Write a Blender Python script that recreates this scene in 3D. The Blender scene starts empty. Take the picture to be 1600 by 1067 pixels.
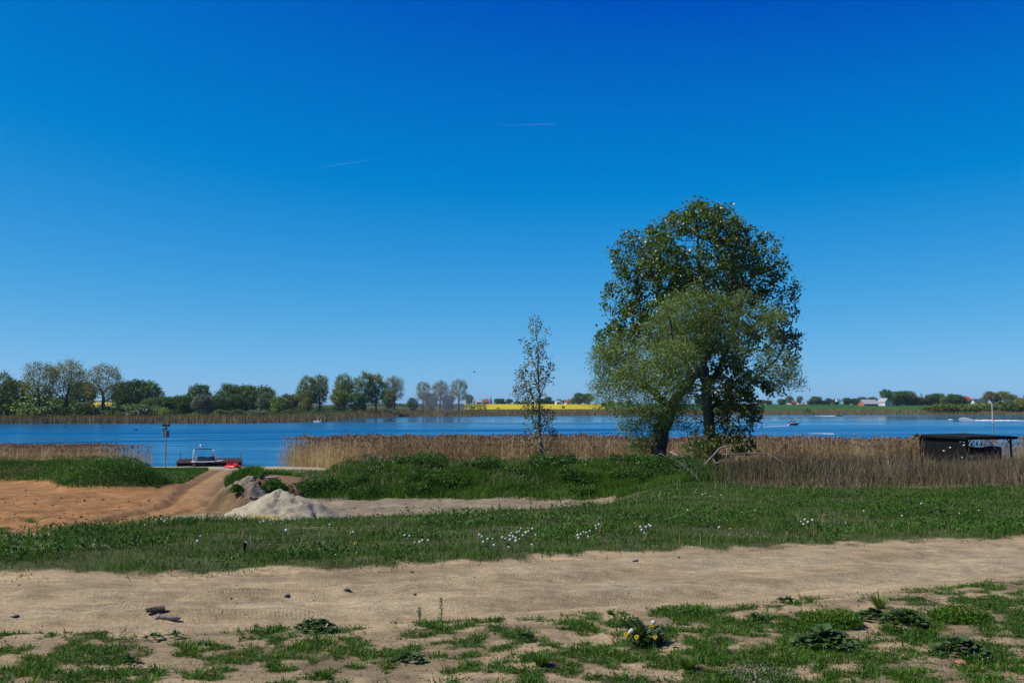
import bpy, math, random
import numpy as np
from mathutils import Vector, Matrix

R = math.radians
scene = bpy.context.scene
COL = scene.collection
rng = np.random.default_rng(11)
random.seed(5)

# ------------------------------------------------------------------ camera
EYE = 6.0                      # lake level is z = 0, the camera stands 6 m above it
FPX = 1556.0                   # 35 mm lens, in pixels of a 1600 px wide frame
PITCH = math.atan((632 - 533.5) / FPX)
cam_data = bpy.data.cameras.new("camera")
cam_data.lens = 35.0
cam_data.sensor_width = 36.0 * 1600 / 1600
cam_data.clip_start = 0.1
cam_data.clip_end = 120000
cam = bpy.data.objects.new("camera", cam_data)
cam.location = (0, 0, EYE)
cam.rotation_euler = (math.pi / 2 + PITCH, 0, 0)
COL.objects.link(cam)
scene.camera = cam

# ------------------------------------------------------------------ sky, sun, exposure
SUN_AZ, SUN_EL = -101.0, 48.0     # azimuth clockwise from +Y
world = bpy.data.worlds.new("World")
scene.world = world
world.use_nodes = True
wn = world.node_tree
bg = wn.nodes["Background"]
sky = wn.nodes.new("ShaderNodeTexSky")
sky.sky_type = 'NISHITA'
sky.sun_disc = False
sky.sun_elevation = R(SUN_EL)
sky.sun_rotation = R(SUN_AZ)
sky.altitude = 100
sky.air_density = 1.0
sky.dust_density = 0.35
sky.ozone_density = 3.0
# a clear spring sky: the same tone curve for every direction deepens the blue as the photograph's colour does
sky.air_density, sky.dust_density, sky.ozone_density = 0.4, 0.5, 4.0
sp_ = wn.nodes.new("ShaderNodeSeparateColor"); cb_ = wn.nodes.new("ShaderNodeCombineColor")
wn.links.new(sky.outputs[0], sp_.inputs[0])
for i, (off, gam, gain) in enumerate(((0.086, 1.1, 1.18), (0.084, 0.5, 0.77), (0.110, 0.26, 0.86))):
    m1 = wn.nodes.new("ShaderNodeMath"); m1.operation = 'MULTIPLY_ADD'; m1.inputs[1].default_value = 0.1; m1.inputs[2].default_value = -off
    mx_ = wn.nodes.new("ShaderNodeMath"); mx_.operation = 'MAXIMUM'; mx_.inputs[1].default_value = 0.0
    m2 = wn.nodes.new("ShaderNodeMath"); m2.operation = 'POWER'; m2.inputs[1].default_value = gam
    m3 = wn.nodes.new("ShaderNodeMath"); m3.operation = 'MULTIPLY'; m3.inputs[1].default_value = gain * 10
    wn.links.new(sp_.outputs[i], m1.inputs[0]); wn.links.new(m1.outputs[0], mx_.inputs[0]); wn.links.new(mx_.outputs[0], m2.inputs[0]); wn.links.new(m2.outputs[0], m3.inputs[0]); wn.links.new(m3.outputs[0], cb_.inputs[i])
wn.links.new(cb_.outputs[0], bg.inputs[0])
bg.inputs[1].default_value = 0.1


sun_data = bpy.data.lights.new("sun", 'SUN')
sun_data.energy = 4.9
sun_data.angle = R(0.53)
sun_data.color = (1.0, 0.955, 0.87)
sun = bpy.data.objects.new("sun", sun_data)
az, el = R(SUN_AZ), R(SUN_EL)
SUN_DIR = Vector((math.sin(az) * math.cos(el), math.cos(az) * math.cos(el), math.sin(el)))
sun.rotation_euler = SUN_DIR.to_track_quat('Z', 'Y').to_euler()
sun.location = (0, 0, 60)
COL.objects.link(sun)

vs = scene.view_settings
vs.view_transform = 'Standard'
vs.look = 'None'
vs.exposure = 0.15
vs.gamma = 1.0
vs.use_curve_mapping = False
scene.render.engine = 'CYCLES'
cy = scene.cycles
cy.max_bounces = 6
cy.diffuse_bounces = 3
cy.glossy_bounces = 3
cy.transmission_bounces = 4
cy.transparent_max_bounces = 8
cy.volume_bounces = 0
cy.caustics_reflective = False
cy.caustics_refractive = False
cy.use_denoising = True

# ------------------------------------------------------------------ helpers
_cp, _sp = math.cos(PITCH), math.sin(PITCH)
def P(px, py, Y):
    """the point at distance Y north of the camera seen at a pixel of the 1600 x 1067 photograph"""
    a = (px - 800) / FPX
    b = (533.5 - py) / FPX
    dy = _cp - b * _sp
    dz = _sp + b * _cp
    k = Y / dy
    return Vector((a * k, Y, EYE + dz * k))

def _h(ix, iy, s):
    n = (ix.astype(np.int64) * 374761393 + iy.astype(np.int64) * 668265263 + s * 974634777) & 0xffffffff
    n = ((n ^ (n >> 13)) * 1274126177) & 0xffffffff
    n = (n ^ (n >> 16)) & 0xffffffff
    return n / 4294967295.0

def vnoise(x, y, s=0):
    x = np.asarray(x, float); y = np.asarray(y, float)
    ix, iy = np.floor(x), np.floor(y)
    fx, fy = x - ix, y - iy
    fx = fx * fx * (3 - 2 * fx); fy = fy * fy * (3 - 2 * fy)
    a = _h(ix, iy, s); b = _h(ix + 1, iy, s); c = _h(ix, iy + 1, s); d = _h(ix + 1, iy + 1, s)
    return (a * (1 - fx) + b * fx) * (1 - fy) + (c * (1 - fx) + d * fx) * fy

def fbm(x, y, o=4, s=0):
    t = 0; w = 0.5; n = 0
    for i in range(o):
        t = t + w * vnoise(x * 2 ** i + 17.3 * i, y * 2 ** i + 9.1 * i, s + i); n += w; w *= 0.5
    return t / n

def sst(a, b, x):
    t = np.clip((np.asarray(x, float) - a) / (b - a), 0, 1)
    return t * t * (3 - 2 * t)

def tag(o, label=None, cat=None, group=None, kind=None):
    if label: o['label'] = label
    if cat: o['category'] = cat
    if group: o['group'] = group
    if kind: o['kind'] = kind
    return o

def link(o, parent=None):
    COL.objects.link(o)
    if parent is not None: o.parent = parent
    return o

def empty(name, loc, rz=0, sc=1.0):
    o = bpy.data.objects.new(name, None)
    o.empty_display_size = 0.2
    o.location = loc; o.rotation_euler = (0, 0, rz); o.scale = (sc, sc, sc)
    return link(o)

def np_mesh(name, V, tris=None, quads=None, rnd=None, col=None, smooth=False):
    me = bpy.data.meshes.new(name)
    V = np.asarray(V, np.float32)
    me.vertices.add(len(V)); me.vertices.foreach_set('co', V.ravel())
    parts = []; starts = []; off = 0
    for F, k in ((tris, 3), (quads, 4)):
        if F is None or len(F) == 0: continue
        F = np.asarray(F, np.int32)
        parts.append(F.ravel()); starts.append(off + np.arange(len(F), dtype=np.int32) * k); off += F.size
    L = np.concatenate(parts); S = np.concatenate(starts)
    me.loops.add(len(L)); me.loops.foreach_set('vertex_index', L)
    me.polygons.add(len(S)); me.polygons.foreach_set('loop_start', S)
    if smooth: me.polygons.foreach_set('use_smooth', np.ones(len(S), bool))
    if rnd is not None:
        a = me.attributes.new('rnd', 'FLOAT', 'POINT'); a.data.foreach_set('value', np.asarray(rnd, np.float32))
    if col is not None:
        c = np.ones((len(V), 4), np.float32); c[:, :3] = col
        a = me.attributes.new('gcol', 'FLOAT_COLOR', 'POINT'); a.data.foreach_set('color', c.ravel())
    me.update(calc_edges=True)
    return me

def obj(name, me, mat=None, parent=None, loc=None, rot=None):
    if mat is not None:
        me.materials.clear(); me.materials.append(mat)
    o = bpy.data.objects.new(name, me)
    if loc is not None: o.location = loc
    if rot is not None: o.rotation_euler = rot
    return link(o, parent)

class MB:
    """collects shapes and builds them as one mesh"""
    def __init__(s): s.v = []; s.f = []
    def add(s, v, f):
        n = len(s.v); s.v += [tuple(p) for p in v]; s.f += [tuple(i + n for i in q) for q in f]; return s
    def box(s, x0, x1, y0, y1, z0, z1):
        return s.add([(x0,y0,z0),(x1,y0,z0),(x1,y1,z0),(x0,y1,z0),(x0,y0,z1),(x1,y0,z1),(x1,y1,z1),(x0,y1,z1)],
                     [(3,2,1,0),(4,5,6,7),(0,1,5,4),(1,2,6,5),(2,3,7,6),(3,0,4,7)])
    def bar(s, a, b, w, h):
        a, b = Vector(a), Vector(b); d = (b - a).normalized()
        up = Vector((0,0,1)) if abs(d.z) < 0.9 else Vector((0,1,0))
        r = d.cross(up).normalized() * (w / 2); u = r.cross(d).normalized() * (h / 2)
        return s.add([a-r-u, a+r-u, a+r+u, a-r+u, b-r-u, b+r-u, b+r+u, b-r+u],
                     [(0,1,2,3),(7,6,5,4),(1,0,4,5),(2,1,5,6),(3,2,6,7),(0,3,7,4)])
    def tube(s, pts, rad, n=8, cap=True):
        pts = [Vector(p) for p in pts]
        if not hasattr(rad, '__len__'): rad = [rad] * len(pts)
        V = []; F = []; prev = None
        for i, p in enumerate(pts):
            d = (pts[min(i+1, len(pts)-1)] - pts[max(i-1, 0)]).normalized()
            if prev is None:
                up = Vector((0,0,1)) if abs(d.z) < 0.9 else Vector((0,1,0))
                r = d.cross(up).normalized()
            else:
                r = (prev - d * prev.dot(d)).normalized()
            prev = r; u = r.cross(d)
            for k in range(n):
                t = 2 * math.pi * k / n
                V.append(p + (r * math.cos(t) + u * math.sin(t)) * rad[i])
        for i in range(len(pts) - 1):
            for k in range(n):
                F.append((i*n+k, i*n+(k+1) % n, (i+1)*n+(k+1) % n, (i+1)*n+k))
        if cap:
            F.append(tuple(range(n-1, -1, -1))); F.append(tuple(range((len(pts)-1)*n, len(pts)*n)))
        return s.add(V, F)
    def ball(s, c, r, n=8, m=6, sq=(1,1,1), jit=0.0):
        V = []; F = []
        for i in range(m + 1):
            t = math.pi * i / m
            for k in range(n):
                p = 2 * math.pi * k / n
                j = 1 + random.uniform(-jit, jit)
                V.append((c[0] + r*sq[0]*math.sin(t)*math.cos(p)*j, c[1] + r*sq[1]*math.sin(t)*math.sin(p)*j, c[2] + r*sq[2]*math.cos(t)*j))
        for i in range(m):
            for k in range(n):
                F.append((i*n+k, (i+1)*n+k, (i+1)*n+(k+1) % n, i*n+(k+1) % n))
        return s.add(V, F)
    def mesh(s, name, smooth=False):
        me = bpy.data.meshes.new(name); me.from_pydata(s.v, [], s.f)
        if smooth: me.polygons.foreach_set('use_smooth', [True] * len(me.polygons))
        me.update(); return me
    def build(s, name, mat, parent=None, smooth=False, loc=None, rot=None):
        return obj(name, s.mesh(name, smooth), mat, parent, loc, rot)

ORD = 'first second third fourth fifth sixth seventh eighth ninth tenth eleventh twelfth thirteenth fourteenth fifteenth sixteenth seventeenth eighteenth nineteenth twentieth'.split()
def copy_tree(o, parent=None):
    c = o.copy(); COL.objects.link(c); c.parent = parent
    for ch in o.children: copy_tree(ch, c)
    return c

# ------------------------------------------------------------------ materials
def nodes(name):
    m = bpy.data.materials.new(name); m.use_nodes = True
    t = m.node_tree; b = t.nodes['Principled BSDF']
    return m, t, b
def N(t, kind, **kw):
    n = t.nodes.new(kind)
    for k, v in kw.items(): setattr(n, k, v)
    return n
def setin(n, **kw):
    for k, v in kw.items():
        n.inputs[k.replace('_', ' ')].default_value = v
    return n

def mat_plain(name, c, rough=0.6, var=0.25, scale=6.0, metal=0.0, spec=0.4, bump=0.15, stretch=(1,1,1)):
    """a painted or natural surface with blotches, grain and fine relief"""
    m, t, b = nodes(name)
    tc = N(t, 'ShaderNodeTexCoord'); mp = N(t, 'ShaderNodeMapping'); mp.inputs['Scale'].default_value = stretch
    t.links.new(tc.outputs['Object'], mp.inputs[0])
    n1 = setin(N(t, 'ShaderNodeTexNoise'), Scale=scale, Detail=6.0, Roughness=0.65)
    t.links.new(mp.outputs[0], n1.inputs['Vector'])
    mx = N(t, 'ShaderNodeMix', data_type='RGBA')
    lo = tuple(max(0, k * (1 - var)) for k in c) + (1,); hi = tuple(min(1, k * (1 + var)) for k in c) + (1,)
    mx.inputs[6].default_value = lo; mx.inputs[7].default_value = hi
    t.links.new(n1.outputs[0], mx.inputs[0]); t.links.new(mx.outputs[2], b.inputs['Base Color'])
    setin(b, Roughness=rough, Metallic=metal); b.inputs['Specular IOR Level'].default_value = spec
    n2 = setin(N(t, 'ShaderNodeTexNoise'), Scale=scale * 6, Detail=4.0)
    t.links.new(mp.outputs[0], n2.inputs['Vector'])
    bp = setin(N(t, 'ShaderNodeBump'), Strength=bump, Distance=0.02)
    t.links.new(n2.outputs[0], bp.inputs['Height']); t.links.new(bp.outputs[0], b.inputs['Normal'])
    return m

def mat_leaf(name, cols, rough=0.5, trans=0.3, spec=0.35, objvar=0.0, tint=(1.25, 1.3, 0.6)):
    """foliage: colour varies leaf by leaf; part of the light passes through"""
    m, t, b = nodes(name)
    at = N(t, 'ShaderNodeAttribute', attribute_name='rnd')
    rp = N(t, 'ShaderNodeValToRGB')
    el_ = rp.color_ramp.elements
    while len(el_) < len(cols): el_.new(0.5)
    for i, c in enumerate(cols):
        el_[i].position = i / (len(cols) - 1); el_[i].color = tuple(c) + (1,)
    t.links.new(at.outputs['Fac'], rp.inputs[0])
    src = rp.outputs[0]
    if objvar > 0:
        oi = N(t, 'ShaderNodeObjectInfo')
        mr = setin(N(t, 'ShaderNodeMapRange')); mr.inputs[3].default_value = 1 - objvar; mr.inputs[4].default_value = 1 + objvar
        t.links.new(oi.outputs['Random'], mr.inputs[0])
        hv = N(t, 'ShaderNodeHueSaturation')
        t.links.new(mr.outputs[0], hv.inputs['Value']); t.links.new(src, hv.inputs['Color'])
        mr2 = N(t, 'ShaderNodeMapRange'); mr2.inputs[3].default_value = 0.5 - objvar * 0.06; mr2.inputs[4].default_value = 0.5 + objvar * 0.03
        ml = setin(N(t, 'ShaderNodeMath', operation='FRACT')); mm = N(t, 'ShaderNodeMath', operation='MULTIPLY'); mm.inputs[1].default_value = 7.31
        t.links.new(oi.outputs['Random'], mm.inputs[0]); t.links.new(mm.outputs[0], ml.inputs[0]); t.links.new(ml.outputs[0], mr2.inputs[0])
        t.links.new(mr2.outputs[0], hv.inputs['Hue'])
        src = hv.outputs[0]
    t.links.new(src, b.inputs['Base Color'])
    setin(b, Roughness=rough); b.inputs['Specular IOR Level'].default_value = spec
    if trans > 0:
        tr = N(t, 'ShaderNodeBsdfTranslucent'); mt = N(t, 'ShaderNodeMix', data_type='RGBA', blend_type='MULTIPLY')
        mt.inputs[0].default_value = 1.0; mt.inputs[7].default_value = tuple(tint) + (1,)
        t.links.new(src, mt.inputs[6]); t.links.new(mt.outputs[2], tr.inputs[0])
        ms = N(t, 'ShaderNodeMixShader'); ms.inputs[0].default_value = trans
        t.links.new(b.outputs[0], ms.inputs[1]); t.links.new(tr.outputs[0], ms.inputs[2])
        t.links.new(ms.outputs[0], t.nodes['Material Output'].inputs[0])
    return m

def mat_ground(name, rot=0.0, stretch=1.0, bump=0.5, spot=0.5, fine=1.0, tread=0.0):
    """earth: the point colour of the kind of soil, broken up by grain, clods and pebbly specks"""
    m, t, b = nodes(name)
    tc = N(t, 'ShaderNodeTexCoord'); mp = N(t, 'ShaderNodeMapping')
    mp.inputs['Rotation'].default_value = (0, 0, rot); mp.inputs['Scale'].default_value = (1 / stretch, 1, 1)
    t.links.new(tc.outputs['Object'], mp.inputs[0])
    at = N(t, 'ShaderNodeAttribute', attribute_name='gcol')
    n1 = setin(N(t, 'ShaderNodeTexNoise'), Scale=1.6 * fine, Detail=8.0, Roughness=0.68)
    n2 = setin(N(t, 'ShaderNodeTexNoise'), Scale=9.0 * fine, Detail=6.0, Roughness=0.7)
    n3 = setin(N(t, 'ShaderNodeTexVoronoi'), Scale=10.0 * fine)
    t.links.new(mp.outputs[0], n1.inputs['Vector']); t.links.new(mp.outputs[0], n2.inputs['Vector']); t.links.new(tc.outputs['Object'], n3.inputs['Vector'])
    r1 = N(t, 'ShaderNodeMapRange'); r1.inputs[1].default_value = 0.28; r1.inputs[2].default_value = 0.72; r1.inputs[3].default_value = 0.76; r1.inputs[4].default_value = 1.2
    t.links.new(n1.outputs[0], r1.inputs[0])
    r2 = N(t, 'ShaderNodeMapRange'); r2.inputs[1].default_value = 0.3; r2.inputs[2].default_value = 0.7; r2.inputs[3].default_value = 0.70; r2.inputs[4].default_value = 1.25
    t.links.new(n2.outputs[0], r2.inputs[0])
    r3 = N(t, 'ShaderNodeMapRange'); r3.inputs[1].default_value = 0.05; r3.inputs[2].default_value = 0.16; r3.inputs[3].default_value = 1 - spot; r3.inputs[4].default_value = 1.0
    t.links.new(n3.outputs[0], r3.inputs[0])
    # only some of the cells carry a speck
    cs = N(t, 'ShaderNodeMath', operation='GREATER_THAN'); cs.inputs[1].default_value = 0.82
    sx = N(t, 'ShaderNodeSeparateColor'); t.links.new(n3.outputs['Color'], sx.inputs[0]); t.links.new(sx.outputs[0], cs.inputs[0])
    mxs = N(t, 'ShaderNodeMix'); mxs.inputs[2].default_value = 1.0
    t.links.new(cs.outputs[0], mxs.inputs[0]); t.links.new(r3.outputs[0], mxs.inputs[3])
    m1 = N(t, 'ShaderNodeMath', operation='MULTIPLY'); t.links.new(r1.outputs[0], m1.inputs[0]); t.links.new(r2.outputs[0], m1.inputs[1])
    m2 = N(t, 'ShaderNodeMath', operation='MULTIPLY'); t.links.new(m1.outputs[0], m2.inputs[0]); t.links.new(mxs.outputs[0], m2.inputs[1])
    n4 = setin(N(t, 'ShaderNodeTexNoise'), Scale=38.0 * fine, Detail=3.0, Roughness=0.7); t.links.new(tc.outputs['Object'], n4.inputs['Vector'])
    r4 = N(t, 'ShaderNodeMapRange'); r4.inputs[1].default_value = 0.3; r4.inputs[2].default_value = 0.7; r4.inputs[3].default_value = 0.72; r4.inputs[4].default_value = 1.24
    t.links.new(n4.outputs[0], r4.inputs[0]); m4 = N(t, 'ShaderNodeMath', operation='MULTIPLY'); t.links.new(m2.outputs[0], m4.inputs[0]); t.links.new(r4.outputs[0], m4.inputs[1]); m2 = m4
    vm = N(t, 'ShaderNodeVectorMath', operation='SCALE'); t.links.new(at.outputs['Color'], vm.inputs[0]); t.links.new(m2.outputs[0], vm.inputs['Scale'])
    t.links.new(vm.outputs[0], b.inputs['Base Color'])
    setin(b, Roughness=0.95); b.inputs['Specular IOR Level'].default_value = 0.1
    ad = N(t, 'ShaderNodeMath', operation='ADD'); t.links.new(n1.outputs[0], ad.inputs[0])
    mu = N(t, 'ShaderNodeMath', operation='MULTIPLY'); mu.inputs[1].default_value = 0.35; t.links.new(n2.outputs[0], mu.inputs[0]); t.links.new(mu.outputs[0], ad.inputs[1])
    if tread > 0:     # tyre tread pressed into the sand, in broken stretches
        mp2 = N(t, 'ShaderNodeMapping'); mp2.inputs['Rotation'].default_value = (0, 0, rot); t.links.new(tc.outputs['Object'], mp2.inputs[0])
        wv = setin(N(t, 'ShaderNodeTexWave'), Scale=7.5 * fine, Distortion=4.0, Detail=3.0); wv.inputs['Detail Scale'].default_value = 1.5; t.links.new(mp2.outputs[0], wv.inputs['Vector'])
        mp3 = N(t, 'ShaderNodeMapping'); mp3.inputs['Rotation'].default_value = (0, 0, rot); mp3.inputs['Scale'].default_value = (0.28, 2.6, 1); t.links.new(tc.outputs['Object'], mp3.inputs[0])
        nm_ = setin(N(t, 'ShaderNodeTexNoise'), Scale=1.0 * fine, Detail=2.0); t.links.new(mp3.outputs[0], nm_.inputs['Vector'])
        rm_ = N(t, 'ShaderNodeMapRange'); rm_.inputs[1].default_value = 0.57; rm_.inputs[2].default_value = 0.68; rm_.inputs[3].default_value = 0.0; rm_.inputs[4].default_value = tread; t.links.new(nm_.outputs[0], rm_.inputs[0])
        mw = N(t, 'ShaderNodeMath', operation='MULTIPLY'); t.links.new(wv.outputs['Fac'], mw.inputs[0]); t.links.new(rm_.outputs[0], mw.inputs[1])
        ad2 = N(t, 'ShaderNodeMath', operation='ADD'); t.links.new(ad.outputs[0], ad2.inputs[0]); t.links.new(mw.outputs[0], ad2.inputs[1]); ad = ad2
    mu4 = N(t, 'ShaderNodeMath', operation='MULTIPLY_ADD'); mu4.inputs[1].default_value = 0.12; t.links.new(n4.outputs[0], mu4.inputs[0]); t.links.new(ad.outputs[0], mu4.inputs[2]); ad = mu4
    bp = setin(N(t, 'ShaderNodeBump'), Strength=bump, Distance=0.16)
    t.links.new(ad.outputs[0], bp.inputs['Height']); t.links.new(bp.outputs[0], b.inputs['Normal'])
    return m
# ------------------------------------------------------------------ near terrain
def I(x, xs, ys): return np.interp(x, xs, ys)
def road_near(x): return I(x, [-40, -4.6, 0, 3.3, 6.2, 9, 60], [6.8, 8.9, 9.6, 10.7, 11.9, 13.2, 35]) 
def road_far(x): return I(x, [-60, -6.1, -2.2, 0, 2.3, 8.3, 60], [9.0, 11.9, 12.25, 13.3, 14.3, 16.3, 40])
def crest(x): return I(x, [-30, -8.5, -6.5, -4.1, 0, 2.7, 6], [15.3, 16.3, 19.5, 20, 22, 25, 30])
def path_l(y): return I(y, [38, 41, 50, 75, 92], [-14.9, -14.9, -16.4, -22.6, -28])
def path_r(y): return I(y, [38, 43, 85, 92], [-11.5, -12.6, -23, -25])
BANK = [(-90, 58), (-36, 56.0), (-23.5, 54), (-20.2, 49.5), (-18.3, 46.4), (-17.8, 45.2)]
def seg_dist(x, y, pl):
    d = np.full(np.shape(x), 1e9)
    for (ax, ay), (bx, by) in zip(pl[:-1], pl[1:]):
        t = np.clip(((x - ax) * (bx - ax) + (y - ay) * (by - ay)) / ((bx - ax) ** 2 + (by - ay) ** 2), 0, 1)
        d = np.minimum(d, np.hypot(x - ax - t * (bx - ax), y - ay - t * (by - ay)))
    return d
def wright(x, y):
    xb = np.where(y < 40, 3.0 + (y - 24) * 0.1, 5.2 + (y - 40) * 0.1)
    return sst(-1.5, 2.0, x - xb)
def berm_f(x, y):
    s = (y - 42.7 - 0.5 * (fbm(x * 0.4, y * 0.0 + 3, 2, 5) - 0.5)) / np.where(y < 42.7, 3.2, 3.0)
    return np.exp(-np.abs(s) ** 3) * sst(-9.2, -6.6, x) * (1 - sst(6.6, 9.6, x))
def berm2_f(x, y):
    return np.exp(-np.abs((y - 41.8) / 1.9) ** 3) * sst(-12.6, -11.0, x) * (1 - sst(-9.5, -6.5, x))
def bank_f(x, y):
    return np.exp(-np.abs(seg_dist(x, y, BANK) / (1.9 + 0.7 * sst(46, 52, y))) ** 2.6)
def roadmask(x, y, e=0.25):
    w = 0.55 * (fbm(x * 0.9, y * 0.9, 3, 21) - 0.5)
    return sst(-e, e, y - road_near(x) + w * 1.6) * sst(-e, e, road_far(x) - y + w)
def H(x, y, detail=True):
    x = np.asarray(x, float); y = np.asarray(y, float)
    zm = 4.0 - 0.04 * np.maximum(y - 13, 0)
    zl = I(y, [24, 42, 60, 75, 88, 97, 105, 140, 200], [2.3, 2.3, 1.65, 1.1, 0.35, 0.03, -0.5, -2, -3])
    zr = np.where(y < 33, zm, I(y, [33, 45, 58, 80, 90, 96, 110, 140, 200], [3.2, 2.9, 2.2, 0.9, 0.15, -0.3, -1, -2, -3]))
    m = sst(0, 4, y - crest(x))
    z = zm + (zl - zm) * m
    w = wright(x, y)
    z = z + (zr - z) * w
    bf = berm_f(x, y); z = z + bf * (3.28 + 0.2 * sst(-2, 6, x) - z + 0.35 * (fbm(x * 0.35, y * 0.35, 2, 8) - 0.5))
    b2 = berm2_f(x, y); z = np.maximum(z, z + b2 * (3.05 - z))
    z = z + bank_f(x, y) * (0.95 + 0.12 * (1 - sst(46, 54, y)) + 0.5 * (fbm(x * 0.2, y * 0.2, 2, 31) - 0.5))
    z = z + 0.45 * np.exp(-((x - 7.1) ** 2 + (y - 48) ** 2) / 6)
    if detail:
        z = z + 0.10 * (fbm(x * 0.45, y * 0.45, 3, 2) - 0.5) + 0.05 * (fbm(x * 2.1, y * 2.1, 3, 3) - 0.5)
        rm = roadmask(x, y, 0.5)
        # wheel ruts and shallow puddle hollows along the track
        c = (y - road_near(x)) / np.maximum(road_far(x) - road_near(x), 0.5)
        along = x * 0.98 + y * 0.2
        wob = 0.06 * (fbm(along * 0.35, c * 0 + 1.0, 2, 41) - 0.5)
        rut = 0
        for cc, ww, aa in ((0.20, 0.06, 0.075), (0.60, 0.06, 0.075), (0.40, 0.05, -0.04), (0.82, 0.05, 0.05), (0.70, 0.03, -0.03), (0.30, 0.03, -0.03)):
            rut = rut - aa * np.exp(-((c + wob - cc) / ww) ** 2)
        rut = rut + 0.03 * (fbm(along * 0.5, c * 14, 3, 43) - 0.5)
        rut = rut + 0.028 * (fbm(x * 4.2, y * 6.0, 3, 44) - 0.5) + 0.016 * (vnoise(x * 13, y * 13, 45) - 0.5)
        z = z + rm * rut
        # the track lies a little lower than the turf beside it
        z = z - 0.06 * rm
        # churned sand and wheel tracks in the yard
        ym = m * (1 - w) * (1 - sst(40, 44, y))
        z = z + ym * (0.14 * (fbm(x * 1.9, y * 2.6, 3, 54) - 0.5) + 0.06 * (vnoise(x * 5.5, y * 6.5, 55) - 0.5))
        z = z + ym * (0.07 * (fbm(x * 0.7, y * 0.9, 3, 51) - 0.5) + 0.05 * np.sin((y - 0.16 * x + 0.9 * fbm(x * 0.3, y * 0.3, 2, 52)) * 5.2) * fbm(x * 0.25, y * 0.25, 2, 53))
        rt, tr_ = track_rut(x, y); on = sst(0, 2, y - crest(x)) * (1 - w)
        z = z + on * (-0.10 * rt + 0.05 * np.exp(-((seg_dist(x, y, TRACK) - 1.15) / 0.2) ** 2) - 0.06 * tr_)
    return z

TRACK = [(-26, 95), (-23.6, 85), (-18.2, 62), (-14.2, 46), (-12.0, 37), (-12.6, 30), (-15.5, 25), (-21, 22), (-30, 20.5)]
def track_rut(x, y):
    d = seg_dist(x, y, TRACK) + 0.25 * (fbm(x * 0.6, y * 0.6, 2, 56) - 0.5)
    return np.exp(-((d - 0.75) / 0.2) ** 2), 1 - sst(1.0, 1.9, d)
def orangeness(x, y):
    px = x / np.maximum(y, 1)
    return 1 - sst(-0.335, -0.25, px + 0.03 * (fbm(x * 0.4, y * 0.4, 2, 61) - 0.5))
def is_path(x, y):
    return (x > path_l(y)) & (x < path_r(y)) & (y > 40) & (y < 93)
def grassy(x, y):
    """how grown over the ground is, 0 bare .. 1 turf, for every place of the near shore"""
    g = np.zeros(np.shape(x))
    n = fbm(x * 0.8, y * 0.8, 3, 71); nf = fbm(x * 2.7, y * 2.7, 3, 72)
    rn, rf = road_near(x), road_far(x)
    # foreground: tufts in sand, thicker away from the track and to the right
    px = x / np.maximum(y, 1)
    thr = 0.565 - 0.085 * sst(-0.1, 1.1, rn - y) - 0.02 * (1 - sst(-0.5, -0.1, px)) - 0.035 * sst(0.1, 0.45, px)
    fg = sst(thr - 0.05, thr + 0.12, 0.22 * n + 0.33 * nf + 0.45 * fbm(x * 6.5, y * 6.5, 2, 74) + 0.02)
    g = np.where(y < rn - 0.05, fg, g)
    # meadow between the track and the yard
    w = wright(x, y); cr = crest(x)
    edge = sst(-0.2, 0.5, y - rf + 0.9 * (nf - 0.5))
    far_end = np.where(w + 0.6 * (n - 0.5) > 0.14, 1 - sst(33.5, 35.5, y - 7.0 * np.exp(-((x - 6.0) / 2.2) ** 4) + 2 * (n - 0.5)), 1 - sst(0.0, 1.0, y - cr - 0.5 + 1.5 * (n - 0.5)))
    bare = 1 - 0.6 * sst(0.64, 0.72, fbm(x * 0.6, y * 0.9, 3, 73)) * (1 - sst(-0.28, -0.1, px) * 0.6)
    g = np.where((y > rf - 0.6) & (y < 42), np.maximum(g * 0, edge * far_end * bare), g)
    # berm, bank, tongue between path and bank
    g = np.maximum(g, sst(0.03, 0.16, berm_f(x, y) * (0.75 + 0.5 * n)) * sst(-8.6, -7.6, x - 0.0 * y))
    g = np.maximum(g, sst(0.4, 0.7, berm2_f(x, y)) * (1 - sst(-11.0, -10.2, x + 1.5 * (n - .5))))
    g = np.maximum(g, sst(0.12, 0.3, bank_f(x, y) * (0.7 + 0.6 * n)))
    left = (y > 43) & (x < path_l(y) - 0.1)
    behind = seg_dist(x, y, BANK)
    yb = I(x, [-90, -36, -22, -17.5, -15], [58, 56, 52, 46, 44])
    g = np.where(left & (y > yb - 0.5) & (y < 86), np.maximum(g, 0.95), g)
    g = np.where((y > 45) & (x > path_r(y) + 0.4) & (w < 0.5) & (y < 74), np.maximum(g, sst(0.35, 0.6, n + 0.1)), g)
    g = np.where(is_path(x, y), g * 0.05, g)
    return g

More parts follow.
